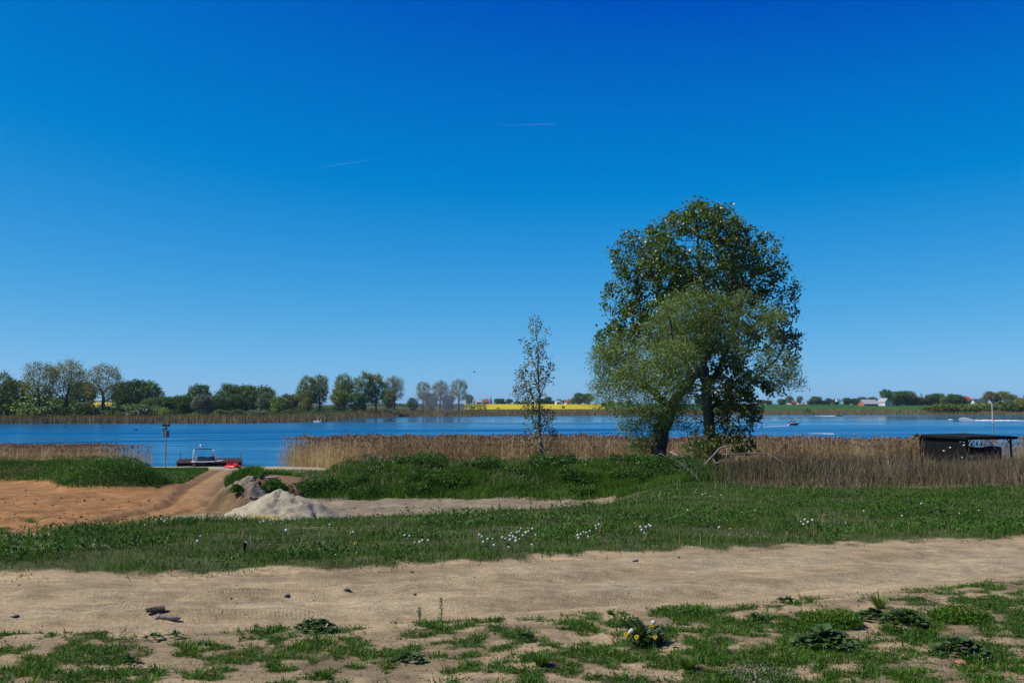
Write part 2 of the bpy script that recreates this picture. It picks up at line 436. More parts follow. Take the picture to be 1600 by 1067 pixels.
SAND = np.array((0.325, 0.245, 0.140)); PALE = np.array((0.36, 0.32, 0.215)); ORANGE = np.array((0.30, 0.155, 0.060))
SOIL = np.array((0.15, 0.11, 0.06)); TURF = np.array((0.034, 0.058, 0.012)); DRY = np.array((0.12, 0.09, 0.05)); BROWN = np.array((0.22, 0.14, 0.075))
def ground_col(x, y):
    n = fbm(x * 0.5, y * 0.5, 4, 81)[..., None]; n2 = fbm(x * 1.5, y * 3.0, 3, 82)[..., None]
    along_ = x * 0.98 + y * 0.2; cc_ = (y - road_near(x)) / np.maximum(road_far(x) - road_near(x), 0.5)
    streak = fbm(along_ * 0.35, cc_ * 16, 4, 85)[..., None]; blot = fbm(x * 1.1, y * 2.0, 4, 86)[..., None]
    sand = SAND * (0.55 + 0.50 * streak + 0.46 * blot) * np.array((1, 1, 1)) * (0.92 + 0.16 * n2)
    # pale dust in the wheel lines
    rm = roadmask(x, y)[..., None]
    c = ((y - road_near(x)) / np.maximum(road_far(x) - road_near(x), 0.5))[..., None]
    pale = np.exp(-((c - 0.30) / 0.1) ** 2) + np.exp(-((c - 0.72) / 0.12) ** 2)
    sand = sand + (PALE * np.array((1.0, 0.93, 0.86)) - sand) * np.clip(pale * sst(0.42, 0.62, 0.6 * streak + 0.4 * n2), 0, 1) * rm * 0.75
    o = orangeness(x, y)[..., None]
    yard = np.array((0.225, 0.185, 0.12)) * (1 - o) + ORANGE * o
    yard = yard * (0.72 + 0.56 * n2) * (0.8 + 0.4 * fbm(x * 2.5, y * 5.0, 3, 84)[..., None])
    m = sst(0.5, 3, y - crest(x))[..., None]
    # trodden, humus-stained earth between the foreground tufts
    fgm = (1 - sst(-0.5, 0.3, y - road_near(x)))[..., None]
    sand = sand * (1 - fgm * (0.10 + 0.30 * sst(0.45, 0.6, fbm(x * 2.2, y * 2.2, 3, 83))[..., None]))
    rt, tr_ = track_rut(x, y)
    yard = yard * (1 - 0.28 * rt - 0.0 * tr_)[..., None] + (np.array((0.33, 0.20, 0.095)) - yard) * (0.55 * tr_ * (1 - rt))[..., None]
    col = sand + (yard - sand) * m
    col = col + (BROWN * (0.7 + 0.6 * n) - col) * np.clip(np.maximum(berm_f(x, y), berm2_f(x, y)) * 2.5, 0, 1)[..., None]
    beach = sst(80, 90, y)[..., None]
    col = col + (PALE - col) * beach
    w = wright(x, y)[..., None] * sst(33, 36, y)[..., None]
    col = col + (DRY * (0.7 + 0.6 * n) - col) * w
    g = grassy(x, y)[..., None]
    under = TURF * (0.6 + 0.6 * n2) + (SOIL - TURF) * 0.10
    col = col + (under - col) * 0.92 * sst(0.3, 0.8, g)
    wet = (1 - sst(-0.15, 0.12, H(x, y, False)))[..., None]
    return np.clip(col * (1 - 0.5 * wet), 0.01, 0.8)

def terrain():
    ys = np.concatenate([[-400, -150, -60, -25, -8, 0, 3], np.geomspace(4.5, 110, 470), [118, 130, 160, 200]])
    u = np.linspace(-1, 1, 401)
    u = np.concatenate([[-14, -6, -3, -1.9, -1.35], u * 1.1, [1.35, 1.9, 3, 6, 14]])
    wy = np.maximum(0.60 * np.abs(ys) + 2.2, 6)
    wy[:6] = np.maximum(wy[:6], 30)
    X = u[None, :] * wy[:, None]; Y = np.repeat(ys[:, None], len(u), 1)
    Z = H(X, Y); C = ground_col(X, Y)
    nr, nc = X.shape
    V = np.stack([X, Y, Z], -1).reshape(-1, 3); C = C.reshape(-1, 3)
    idx = np.arange(nr * nc).reshape(nr, nc)
    Q = np.stack([idx[:-1, :-1], idx[:-1, 1:], idx[1:, 1:], idx[1:, :-1]], -1).reshape(-1, 4)
    cx = V[Q].mean(1)
    rm = roadmask(cx[:, 0], cx[:, 1], 0.05) > 0.5
    pm = (is_path(cx[:, 0], cx[:, 1]) | ((orangeness(cx[:, 0], cx[:, 1]) > 0.5) & (cx[:, 1] > crest(cx[:, 0]) + 1) & (cx[:, 1] < 60))) & (grassy(cx[:, 0], cx[:, 1]) < 0.4) & (cx[:, 1] > 14) & (cx[:, 0] > -60)
    bm = (cx[:, 1] > 86) & (cx[:, 0] > -45) & (cx[:, 0] < 200) & ~rm & ~pm
    zid = np.where(rm, 1, np.where(pm, 2, np.where(bm, 3, 0)))
    for k, nm, mt in ((0, 'ground', mat_ground('earth', 0.0, 1.6, 0.45)), (1, 'dirt_road', mat_ground('track_sand', R(-12), 4.0, 0.62, 0.55, 1.0, 0.035)),
                      (2, 'sand_path', mat_ground('orange_sand', R(-6), 2.5, 0.9, 0.6, 0.7, 0.16)), (3, 'beach', mat_ground('beach_sand', 0, 1.5, 0.4))):
        q = Q[zid == k]
        used = np.unique(q); mp_ = np.full(len(V), -1); mp_[used] = np.arange(len(used))
        me = np_mesh(nm, V[used], quads=mp_[q], col=C[used], smooth=True)
        o = obj(nm, me, mt); tag(o, kind='structure')
terrain()

# ------------------------------------------------------------------ the lake
def mat_water():
    m, t, b = nodes('lake_water')
    tc = N(t, 'ShaderNodeTexCoord')
    sp = N(t, 'ShaderNodeSeparateXYZ'); t.links.new(tc.outputs['Object'], sp.inputs[0])
    # wind lanes: long streaks of ripples and of slick water across the lake
    def lanes(sx, sy, seed, rot):
        mp = N(t, 'ShaderNodeMapping'); mp.inputs['Scale'].default_value = (sx, sy, 1); mp.inputs['Location'].default_value = (seed, seed * 1.7, 0)
        mp.inputs['Rotation'].default_value = (0, 0, rot)
        n = setin(N(t, 'ShaderNodeTexNoise'), Scale=1.0, Detail=4.0, Roughness=0.6)
        t.links.new(tc.outputs['Object'], mp.inputs[0]); t.links.new(mp.outputs[0], n.inputs['Vector'])
        return n
    l1 = lanes(0.004, 0.022, 3.0, R(2)); l2 = lanes(0.012, 0.12, 11.0, R(-2))
    # the wind drops towards the far shore
    mr = N(t, 'ShaderNodeMapRange'); mr.inputs[1].default_value = 0; mr.inputs[2].default_value = 700
    t.links.new(sp.outputs[1], mr.inputs[0])
    rp = N(t, 'ShaderNodeValToRGB'); e = rp.color_ramp.elements
    pts = [(0, .50), (95, .34), (130, .50), (205, .66), (235, .74), (270, .48), (300, .40), (325, .42), (350, .14), (520, .12), (560, .55), (590, .6), (700, .6)]
    while len(e) < len(pts): e.new(0.5)
    for i, (d, v) in enumerate(pts): e[i].position = d / 700; e[i].color = (v, v, v, 1)
    t.links.new(mr.outputs[0], rp.inputs[0])
    a = N(t, 'ShaderNodeMath', operation='MULTIPLY_ADD'); a.inputs[1].default_value = 1.5; a.inputs[2].default_value = -0.75
    t.links.new(l1.outputs[0], a.inputs[0])
    a2 = N(t, 'ShaderNodeMath', operation='MULTIPLY_ADD'); a2.inputs[1].default_value = 2.2; a2.inputs[2].default_value = -1.12
    t.links.new(l2.outputs[0], a2.inputs[0])
    s1 = N(t, 'ShaderNodeMath', operation='ADD'); t.links.new(a.outputs[0], s1.inputs[0]); t.links.new(a2.outputs[0], s1.inputs[1])
    s2 = N(t, 'ShaderNodeMath', operation='ADD', use_clamp=True); t.links.new(s1.outputs[0], s2.inputs[0]); t.links.new(rp.outputs[0], s2.inputs[1])
    rg = N(t, 'ShaderNodeMapRange'); rg.inputs[3].default_value = 0.06; rg.inputs[4].default_value = 0.36
    t.links.new(s2.outputs[0], rg.inputs[0]); t.links.new(rg.outputs[0], b.inputs['Roughness'])
    b.inputs['Base Color'].default_value = (0.001, 0.082, 0.185, 1)
    b.inputs['IOR'].default_value = 1.333; b.inputs['Specular Tint'].default_value = (0.72, 0.96, 1.0, 1); b.inputs['Specular IOR Level'].default_value = 0.5
    mp = N(t, 'ShaderNodeMapping'); mp.inputs['Scale'].default_value = (0.9, 2.2, 1)
    t.links.new(tc.outputs['Object'], mp.inputs[0])
    w1 = setin(N(t, 'ShaderNodeTexNoise'), Scale=0.9, Detail=4.0, Roughness=0.6); t.links.new(mp.outputs[0], w1.inputs['Vector'])
    st = N(t, 'ShaderNodeMapRange'); st.inputs[3].default_value = 0.03; st.inputs[4].default_value = 0.5
    t.links.new(s2.outputs[0], st.inputs[0])
    bp = setin(N(t, 'ShaderNodeBump'), Distance=0.25); t.links.new(st.outputs[0], bp.inputs['Strength'])
    t.links.new(w1.outputs[0], bp.inputs['Height']); t.links.new(bp.outputs[0], b.inputs['Normal'])
    return m
WATER = mat_water()
lake = MB().add([(-4000, 60, 0), (4000, 60, 0), (4000, 4000, 0), (-4000, 4000, 0)], [(0, 1, 2, 3)]).build('lake', WATER)
tag(lake, kind='structure')

# ------------------------------------------------------------------ far shore
def shore(pxv):   # distance of the far waterline in the direction of a photo column
    return I(pxv, [-3000, -400, 380, 440, 500, 530, 560, 640, 980, 1400, 1600, 4000], [300, 318, 322, 335, 350, 385, 440, 512, 575, 590, 560, 520])
def HF(pxv, y):
    s = shore(pxv)
    t = y - s
    left = 1 - sst(420, 620, pxv)
    hl = 1 - sst(230, 420, pxv)
    zl = I(t, [-30, 0, 8, 40, 150, 3000], [-1.5, 0, 0.6, 1.0, 1.6, 1.8]) + hl * I(t, [150, 280, 420, 900, 3000], [0, 3.4, 6.5, 9, 9]) + (1 - hl) * I(t, [150, 420, 3000], [0, 2.4, 2.6])
    zr = I(t, [-30, 0, 8, 30, 60, 130, 230, 330, 900, 3000], [-1.5, 0, 0.8, 2.0, 3.2, 4.7, 5.9, 6.3, 7, 7])
    return zl * left + zr * (1 - left)
def far_land():
    pv = np.linspace(-1500, 3100, 460); tt = np.concatenate([[-30, -8, 0, 6, 14], np.linspace(24, 420, 44), [500, 650, 900, 1400, 2400]])
    PX = np.repeat(pv[None, :], len(tt), 0); Y = shore(PX) + tt[:, None]
    X = (PX - 800) / FPX * Y
    Z = HF(PX, Y) + 0.25 * (fbm(X * 0.02, Y * 0.02, 2, 91) - 0.5) * (tt[:, None] > 10)
    n = fbm(X * 0.01, Y * 0.03, 3, 92)[..., None]
    meadow = np.array((0.07, 0.085, 0.035)) * (0.7 + 0.6 * n)
    V = np.stack([X, Y, Z], -1).reshape(-1, 3); C = meadow.reshape(-1, 3)
    idx = np.arange(X.size).reshape(X.shape)
    Q = np.stack([idx[:-1, :-1], idx[:-1, 1:], idx[1:, 1:], idx[1:, :-1]], -1).reshape(-1, 4)
    q0 = Q[:, 0]; qp = PX.ravel()[q0]; qt = (Y - shore(PX)).ravel()[q0]
    rape = ((qp > 722) & (qp < 938) & (qt > 58) & (qt < 330)) | ((qp < 175) & (qt > 235) & (qt < 400))
    green = ((qp > 1120) & (qt > 26) & (qt < 380)) | ((qp > 938) & (qp <= 1120) & (qt > 60))
    zid = np.where(rape, 1, np.where(green, 2, 0))
    cols = {1: np.array((0.44, 0.36, 0.012)), 2: np.array((0.035, 0.105, 0.022))}
    for k, nm in ((0, 'far_shore'), (1, 'rapeseed_field'), (2, 'green_field')):
        q = Q[zid == k]; used = np.unique(q); mp_ = np.full(len(V), -1); mp_[used] = np.arange(len(used))
        c = C[used] if k == 0 else cols[k] * (0.8 + 0.4 * fbm(V[used][:, 0] * 0.05, V[used][:, 1] * 0.01, 2, 93))[:, None]
        o = obj(nm, np_mesh(nm, V[used], quads=mp_[q], col=c, smooth=True), mat_ground(nm + '_soil', 0, 4.0, 0.2, 0.2, 0.2)); tag(o, kind='structure')
far_land()
def far_z(px, Y):
    return float(HF(np.array(float(px)), np.array(float(Y))))
# ------------------------------------------------------------------ grass, reeds, weeds
def unit(v): return v / np.maximum(np.linalg.norm(v, axis=-1, keepdims=True), 1e-9)

def blades(name, pos, h, w, lean, mat, rnd, label, cat, ldir=None, kink=0.35, tri=False):
    """thin bent blades standing at pos; one mesh"""
    n = len(pos)
    a = rng.uniform(0, 2 * np.pi, n); side = np.stack([np.cos(a), np.sin(a), 0 * a], -1)
    b = rng.uniform(0, 2 * np.pi, n); ld = np.stack([np.cos(b), np.sin(b), 0 * b], -1)
    if ldir is not None: ld = unit(ld + np.array(ldir))
    h = h[:, None]; w = np.broadcast_to(w, (n,))[:, None]; ln = np.broadcast_to(lean, (n,))[:, None]
    up = np.array((0, 0, 1.0))
    tip = pos + up * h * np.sqrt(np.maximum(1 - ln ** 2, 0.05)) + ld * h * ln
    if tri:
        V = np.stack([pos - side * w / 2, pos + side * w / 2, tip], 1).reshape(-1, 3)
        T = np.arange(n * 3).reshape(-1, 3); Q = None; k = 3
    else:
        mid = pos + up * h * 0.55 + ld * h * ln * kink
        V = np.stack([pos - side * w / 2, pos + side * w / 2, mid + side * w * 0.42, mid - side * w * 0.42, tip], 1).reshape(-1, 3)
        i = np.arange(n)[:, None] * 5; Q = i + np.array([[0, 1, 2, 3]]); T = i + np.array([[3, 2, 4]]); k = 5
    me = np_mesh(name, V, tris=T, quads=Q, rnd=np.repeat(rnd, k))
    o = obj(name, me, mat); tag(o, label, cat, kind='stuff')
    return o

def leaves_geo(pos, axis, nrm, L, W):
    """diamond leaves, folded a little along the rib: returns verts and tris"""
    n = len(pos); axis = unit(axis); nrm = unit(nrm - axis * (nrm * axis).sum(-1, keepdims=True)); s = np.cross(axis, nrm)
    L = np.broadcast_to(L, (n,))[:, None]; W = np.broadcast_to(W, (n,))[:, None]
    V = np.stack([pos, pos + axis * L * 0.45 + s * W / 2 + nrm * W * 0.12, pos + axis * L - nrm * L * 0.08, pos + axis * L * 0.45 - s * W / 2 + nrm * W * 0.12], 1).reshape(-1, 3)
    i = np.arange(n)[:, None] * 4
    T = np.concatenate([i + np.array([[0, 1, 2]]), i + np.array([[0, 2, 3]])])
    return V, T

def scatter(n, y0, y1, pw, dens, half=0.60, x0=None, x1=None, extra=2.0):
    """random places on the near ground kept with the probability dens(x, y)"""
    u = rng.uniform(0, 1, n)
    y = (y0 ** pw + u * (y1 ** pw - y0 ** pw)) ** (1 / pw)
    xa = -half * y - extra if x0 is None else np.full(n, float(x0)); xb = half * y + extra if x1 is None else np.full(n, float(x1))
    x = xa + rng.uniform(0, 1, n) * (xb - xa)
    k = rng.uniform(0, 1, n) < dens(x, y)
    x, y = x[k], y[k]
    return np.stack([x, y, H(x, y)], -1)

G_FRESH = [(0.026, 0.076, 0.007), (0.050, 0.130, 0.010), (0.085, 0.175, 0.017), (0.17, 0.17, 0.05)]
G_DARK = [(0.032, 0.080, 0.009), (0.060, 0.138, 0.014), (0.10, 0.190, 0.022), (0.17, 0.20, 0.045)]
M_GRASS = mat_leaf('grass_blade', G_FRESH, 0.55, 0.3, 0.14)
M_GRASS2 = mat_leaf('bank_grass_blade', G_DARK, 0.55, 0.3, 0.14)
M_WEED = mat_leaf('weed_leaf', [(0.030, 0.075, 0.012), (0.055, 0.130, 0.018), (0.095, 0.180, 0.035)], 0.55, 0.28, 0.15)
M_REED = mat_leaf('dry_reed', [(0.29, 0.205, 0.095), (0.46, 0.34, 0.165), (0.60, 0.48, 0.28)], 0.7, 0.3, 0.2, tint=(1.1, 1.0, 0.8))
M_DRYW = mat_leaf('dry_weed', [(0.07, 0.056, 0.030), (0.15, 0.115, 0.064), (0.36, 0.29, 0.17)], 0.8, 0.15, 0.2, tint=(1.1, 1.0, 0.8))
M_PLUME = mat_leaf('reed_plume', [(0.11, 0.070, 0.050), (0.21, 0.145, 0.10), (0.32, 0.24, 0.17)], 0.9, 0.2, 0.1, tint=(1.1, 1.0, 0.8))

def rnd_of(p, s, spread=0.25, f=0.8):
    return np.clip(fbm(p[:, 0] * f, p[:, 1] * f, 3, s) * 0.9 - 0.1 + rng.normal(0, spread, len(p)) * 0.6, 0, 1)

# foreground tufts in the sand: each tuft a spray of short blades leaning outwards
c = scatter(135000, 5.5, 13.6, 1.0, lambda x, y: np.where(y < road_near(x) - 0.02, grassy(x, y) * 0.85 + 0.01 * sst(-1.2, -0.2, y - road_near(x)), 0), 0.62, extra=1.0)
k = rng.integers(5, 13, len(c)); big = rng.gamma(2.0, 0.36, len(c)) * (0.45 + 1.1 * fbm(c[:, 0] * 1.9, c[:, 1] * 1.9, 2, 101)); ci = np.repeat(np.arange(len(c)), k); n = len(ci)
a = rng.uniform(0, 6.283, n); rr = np.sqrt(rng.uniform(0, 1, n)) * 0.028 * big[ci]
out = np.stack([np.cos(a), np.sin(a), 0 * a], -1); base = c[ci] + out * rr[:, None]
h = np.minimum(rng.uniform(0.012, 0.042, n) * big[ci] + 0.004, 0.075); ln = np.clip(rng.normal(0.62, 0.25, n), 0.05, 0.96)[:, None]
tip = base + np.array((0, 0, 1.)) * h[:, None] * np.sqrt(1 - ln ** 2) + out * h[:, None] * ln
sd = np.stack([-np.sin(a), np.cos(a), 0 * a], -1) * rng.uniform(0.002, 0.0048, n)[:, None] * (0.7 + 0.5 * big[ci])[:, None]
V = np.stack([base - sd, base + sd, tip], 1).reshape(-1, 3); cr_ = np.where(rng.uniform(0, 1, len(c)) < 0.13, rng.uniform(0.8, 1, len(c)), np.clip(rnd_of(c, 102, 0.3, 1.6) * 1.05, 0, 1))
o = obj('foreground_grass', np_mesh('foreground_grass', V, tris=np.arange(n * 3).reshape(-1, 3), rnd=np.repeat(np.clip(cr_[ci] + rng.normal(0, 0.1, n), 0, 1), 3)), M_GRASS); tag(o, 'low green grass tufts growing in the bare sand of the foreground', 'grass', kind='stuff')
# small-leaved ground herbs between the blades, and seedlings on the bare sand
p = scatter(480000, 5.5, 13.6, 1.0, lambda x, y: np.where(y < road_near(x) + 0.4, grassy(x, y) * sst(0.42, 0.56, fbm(x * 2.1, y * 2.1, 3, 104)) * 0.55 + 0.006 * sst(0.5, 0.6, fbm(x * 1.2, y * 1.2, 3, 105)) + 0.03 * sst(0.42, 0.6, fbm(x * 3, y * 3, 3, 107)) * (y < road_near(x) - 0.1), 0), 0.62, extra=1.0)
nn = len(p); ax = np.stack([rng.normal(0, 1, nn), rng.normal(0, 1, nn), rng.uniform(0.1, 1.4, nn)], -1); nm = np.stack([rng.normal(0, .5, nn), rng.normal(0, .5, nn), np.ones(nn)], -1)
V, T = leaves_geo(p + rng.uniform(0, 0.035, nn)[:, None] * np.array((0, 0, 1.)), ax, nm, rng.uniform(0.012, 0.034, nn), rng.uniform(0.006, 0.014, nn))
o = obj('ground_herbs', np_mesh('ground_herbs', V, tris=T, rnd=np.repeat(rnd_of(p, 106, 0.3, 2.0), 4)), M_WEED); tag(o, 'small-leaved herbs and seedlings in the sandy foreground turf', 'herbs', kind='stuff')
# meadow strip beyond the track
p = scatter(440000, 11, 42, 0.9, lambda x, y: np.where(y > road_far(x) - 0.5, grassy(x, y) * (0.35 + 0.65 * sst(0.35, 0.6, fbm(x * 1.3, y * 1.3, 3, 111))), 0))
tall = fbm(p[:, 0] * 0.9, p[:, 1] * 0.9, 3, 112) + 0.9 * np.exp(-((p[:, 1] - crest(p[:, 0])) / 1.6) ** 2) * (1 - sst(-6, -4.5, p[:, 0])) * sst(-9, -7.5, p[:, 0])
blades('meadow_grass', p, rng.uniform(0.03, 0.10, len(p)) * (0.4 + 1.4 * tall), rng.uniform(0.006, 0.016, len(p)) * (0.6 + p[:, 1] / 40), rng.uniform(0.1, 0.8, len(p)), M_GRASS, np.where(rng.uniform(0, 1, len(p)) < 0.10, rng.uniform(0.85, 1, len(p)), np.clip(rnd_of(p, 113, 0.25, 1.4) * 0.9, 0, 1)), 'green meadow grass strip between the sandy track and the sand yard', 'grass', tri=True)
# broad-leaved weeds in the meadow
p = scatter(230000, 12, 42, 0.9, lambda x, y: np.where(y > road_far(x) + 0.2, grassy(x, y) * sst(0.56, 0.64, fbm(x * 0.75, y * 0.75, 3, 121)), 0))
nn = len(p); ax = unit(np.stack([rng.normal(0, 1, nn), rng.normal(0, 1, nn), rng.uniform(0.2, 1.6, nn)], -1)); nm = np.stack([rng.normal(0, .6, nn), rng.normal(0, .6, nn), np.ones(nn)], -1)
p2 = p + np.stack([0 * p[:, 0], 0 * p[:, 0], rng.uniform(0, 0.12, nn)], -1)
V, T = leaves_geo(p2, ax, nm, rng.uniform(0.04, 0.09, nn), rng.uniform(0.02, 0.04, nn))
o = obj('meadow_weeds', np_mesh('meadow_weeds', V, tris=T, rnd=np.repeat(rnd_of(p, 122), 4)), M_WEED); tag(o, 'dark broad-leaved weeds growing through the meadow grass strip', 'weeds', kind='stuff')
# berm: grass and nettles
bm = lambda x, y: np.clip(grassy(x, y), 0, 1) * (berm_f(x, y) > 0.015) 
p = scatter(250000, 37.6, 47, 1.0, lambda x, y: bm(x, y) * (0.3 + 0.7 * sst(0.3, 0.6, fbm(x * 0.9, y * 0.9, 3, 131))), x0=-9.5, x1=9.5)
tall = fbm(p[:, 0] * 0.8, p[:, 1] * 1.3, 3, 132)
blades('berm_grass', p, rng.uniform(0.10, 0.28, len(p)) * (0.4 + 1.5 * tall), rng.uniform(0.015, 0.035, len(p)), rng.uniform(0.1, 0.75, len(p)), M_GRASS2, rnd_of(p, 133, 0.2, 0.7), 'dense green grass covering the long earth berm below the trees', 'grass', tri=True)
p = scatter(260000, 38.4, 46, 1.0, lambda x, y: bm(x, y) * sst(0.50, 0.62, fbm(x * 0.85, y * 1.1, 3, 141)), x0=-9.5, x1=9.5)
nn = len(p); ax = unit(np.stack([rng.normal(0, 1, nn), rng.normal(0, 1, nn), rng.uniform(-0.3, 1.2, nn)], -1)); nm = np.stack([rng.normal(0, .7, nn), rng.normal(0, .7, nn), np.ones(nn)], -1)
hh = rng.uniform(0, 1, nn) * (0.12 + 0.5 * fbm(p[:, 0] * 1.1, p[:, 1] * 1.1, 2, 142))
V, T = leaves_geo(p + hh[:, None] * np.array((0, 0, 1.0)), ax, nm, rng.uniform(0.06, 0.13, nn), rng.uniform(0.03, 0.06, nn))
o = obj('berm_weeds', np_mesh('berm_weeds', V, tris=T, rnd=np.repeat(rnd_of(p, 143), 4)), M_WEED); tag(o, 'leafy dark green nettles and weeds growing on the long berm', 'weeds', kind='stuff')
# bank on the left and the turf behind it, down to the beach
bk = lambda x, y: np.where((x < path_l(y) - 0.05) & (y > 41), grassy(x, y), 0)
p = scatter(420000, 41, 88, 0.35, lambda x, y: bk(x, y) * (0.35 + 0.65 * fbm(x * 0.7, y * 0.7, 3, 151)), x0=-36, x1=-14)
tall = fbm(p[:, 0] * 0.7, p[:, 1] * 0.7, 3, 152); edge = np.exp(-((p[:, 0] + 17.2) ** 2 + (p[:, 1] - 45.5) ** 2) / 6)
blades('bank_grass', p, rng.uniform(0.06, 0.2, len(p)) * (0.4 + 1.2 * tall) * (1 + 0.8 * edge), rng.uniform(0.02, 0.045, len(p)), rng.uniform(0.1, 0.75, len(p)), M_GRASS2, rnd_of(p, 153, 0.2, 0.5) * 0.75, 'green grass on the low bank left of the sandy path', 'grass', tri=True)
p = scatter(110000, 41, 60, 0.8, lambda x, y: bk(x, y) * sst(0.52, 0.62, fbm(x * 0.6, y * 0.6, 3, 161) + 0.25 * np.exp(-((x + 17.4) ** 2 + (y - 45.5) ** 2) / 9)), x0=-36, x1=-14)
nn = len(p); ax = unit(np.stack([rng.normal(0, 1, nn), rng.normal(0, 1, nn), rng.uniform(-0.3, 1.2, nn)], -1)); nm = np.stack([rng.normal(0, .7, nn), rng.normal(0, .7, nn), np.ones(nn)], -1)
hh = rng.uniform(0, 0.35, nn)
V, T = leaves_geo(p + hh[:, None] * np.array((0, 0, 1.0)), ax, nm, rng.uniform(0.06, 0.13, nn), rng.uniform(0.03, 0.06, nn))
o = obj('bank_weeds', np_mesh('bank_weeds', V, tris=T, rnd=np.repeat(rnd_of(p, 163), 4)), M_WEED); tag(o, 'leafy weeds on the low bank left of the sandy path', 'weeds', kind='stuff')
# the tall green clump right of the path, behind the brown mound
def clump_d(x, y):
    return np.where((np.hypot((x + 11.1 + 0.18 * (y - 41.5)) / 0.75, (y - 41.5) / 2.2) < 1) | (np.hypot((x + 10.4) / 1.4, (y - 44.0) / 1.2) < 1), 1.0, 0)
p = scatter(60000, 38, 48, 1.0, clump_d, x0=-14.5, x1=-7.5)
blades('verge_grass', p, rng.uniform(0.15, 0.5, len(p)), rng.uniform(0.02, 0.04, len(p)), rng.uniform(0.05, 0.6, len(p)), M_GRASS2, rnd_of(p, 173, 0.2, 1.0), 'tall bushy green grass right of the sandy path behind the brown mound', 'grass')
# rank grass and sparse tufts on the sand bench behind
p = scatter(60000, 44, 80, 0.8, lambda x, y: np.where((x > path_r(y) + 0.3) & (wright(x, y) < 0.4) & (berm_f(x, y) < 0.05), grassy(x, y) * 0.6, 0), x0=-24, x1=9)
blades('bench_grass', p, rng.uniform(0.06, 0.25, len(p)), rng.uniform(0.02, 0.04, len(p)), rng.uniform(0.1, 0.7, len(p)), M_GRASS2, rnd_of(p, 183, 0.2, 1.0), 'thin green grass on the sandy flat between berm and reeds', 'grass', tri=True)

# dry reeds at the waterline
def reeds(name, n, area, hmin, hmax, label, dens=None):
    x0, x1, y0, y1 = area
    x = rng.uniform(x0, x1, n); y = rng.uniform(y0, y1, n)
    if dens is not None:
        k = rng.uniform(0, 1, n) < dens(x, y); x, y = x[k], y[k]
    n = len(x)
    z = np.maximum(H(x, y, False), -0.3)
    tall = fbm(x * 0.22, y * 0.22, 3, 191); tuft = fbm(x * 1.3, y * 1.3, 2, 192)
    h = (hmin + (hmax - hmin) * (0.55 * tall + 0.55 * (fbm(x * 0.7, y * 0.7, 2, 198) - 0.2) + 0.2 * tuft + rng.uniform(0, 0.4, n) ** 1.6)) * np.where(rng.uniform(0, 1, n) < 0.62, rng.uniform(0.35, 0.85, n), 1)
    b = rng.uniform(0, 2 * np.pi, n); ln = np.abs(rng.normal(0.04, 0.09, n))
    ld = unit(np.stack([np.cos(b) + 0.5, np.sin(b), 0 * b], -1))
    a = rng.normal(0, 0.6, n); side = np.stack([np.cos(a), np.sin(a), 0 * a], -1)
    base = np.stack([x, y, z], -1); up = np.array((0, 0, 1.0)); H_ = h[:, None]
    w = rng.uniform(0.012, 0.028, n)[:, None]
    top = base + up * H_ + ld * H_ * ln[:, None]
    V1 = np.stack([base - side * w / 2, base + side * w / 2, top + side * w * 0.3, top - side * w * 0.3], 1).reshape(-1, 3)
    Q1 = np.arange(n * 4).reshape(-1, 4)
    rn = np.clip(1.1 * fbm(x * 0.4, y * 0.4, 3, 193) - 0.05 + rng.normal(0, 0.2, n), 0, 1)
    # two long leaves on each stalk
    Vs = [V1]; Ts = []; rs = [np.repeat(rn, 4)]; off = len(V1)
    for f0 in (0.3, 0.6):
        t = f0 + rng.uniform(-0.12, 0.12, n)
        s = base + (top - base) * t[:, None]
        c = rng.uniform(0, 2 * np.pi, n); d = np.stack([np.cos(c), np.sin(c), rng.uniform(0.6, 2.2, n)], -1)
        e = s + unit(d) * rng.uniform(0.25, 0.6, n)[:, None]
        Vs.append(np.stack([s - up * 0.03, s + up * 0.03, e], 1).reshape(-1, 3)); Ts.append(off + np.arange(n * 3).reshape(-1, 3)); rs.append(np.repeat(np.clip(rn + 0.1, 0, 1), 3)); off += n * 3
    o = obj(name, np_mesh(name, np.concatenate(Vs), tris=np.concatenate(Ts), quads=Q1, rnd=np.concatenate(rs)), M_REED); tag(o, label, 'reeds', kind='stuff')
    # feathery seed heads
    k = (rng.uniform(0, 1, n) < 0.4) & (h > hmin * 0.9); tp = top[k]; m = len(tp)
    Vp = []; Tp = []; off = 0
    for j in range(3):
        c = rng.uniform(0, 2 * np.pi, m); d = np.stack([0.35 * np.cos(c) + 0.3, 0.35 * np.sin(c), np.full(m, 0.8)], -1)
        s2 = np.stack([np.cos(c + 1.57), np.sin(c + 1.57), 0 * c], -1)
        L = rng.uniform(0.14, 0.3, m)[:, None]; W = rng.uniform(0.04, 0.08, m)[:, None]
        b0 = tp - up * 0.06 * j
        Vp.append(np.stack([b0, b0 + d * L * 0.5 + s2 * W, b0 + d * L, b0 + d * L * 0.5 - s2 * W], 1).reshape(-1, 3))
        i = np.arange(m)[:, None] * 4 + off; Tp += [i + np.array([[0, 1, 2]]), i + np.array([[0, 2, 3]])]; off += m * 4
    pl = obj('plume', np_mesh('plume', np.concatenate(Vp), tris=np.concatenate(Tp), rnd=rng.uniform(0, 1, off)), M_PLUME, o); pl['kind'] = 'stuff'
    return o
def dens_c(x, y):
    px = x / y * FPX + 800
    front = 86.5 + 10 * (1 - sst(430, 560, px)) + 1.5 * (fbm(x * 0.3, y * 0, 2, 195) - 0.5)
    return np.where(y > front, 1.0, 0) * sst(422, 470, px + 18 * (fbm(x * 0.5, y * 0.5, 2, 196) - 0.5)) * (1 - sst(1150, 1200, px))
reeds('reeds', 62000, (-26, 34, 86, 97), 2.0, 3.05, 'dense belt of dry brown reeds at the waterline behind the berm', dens_c)
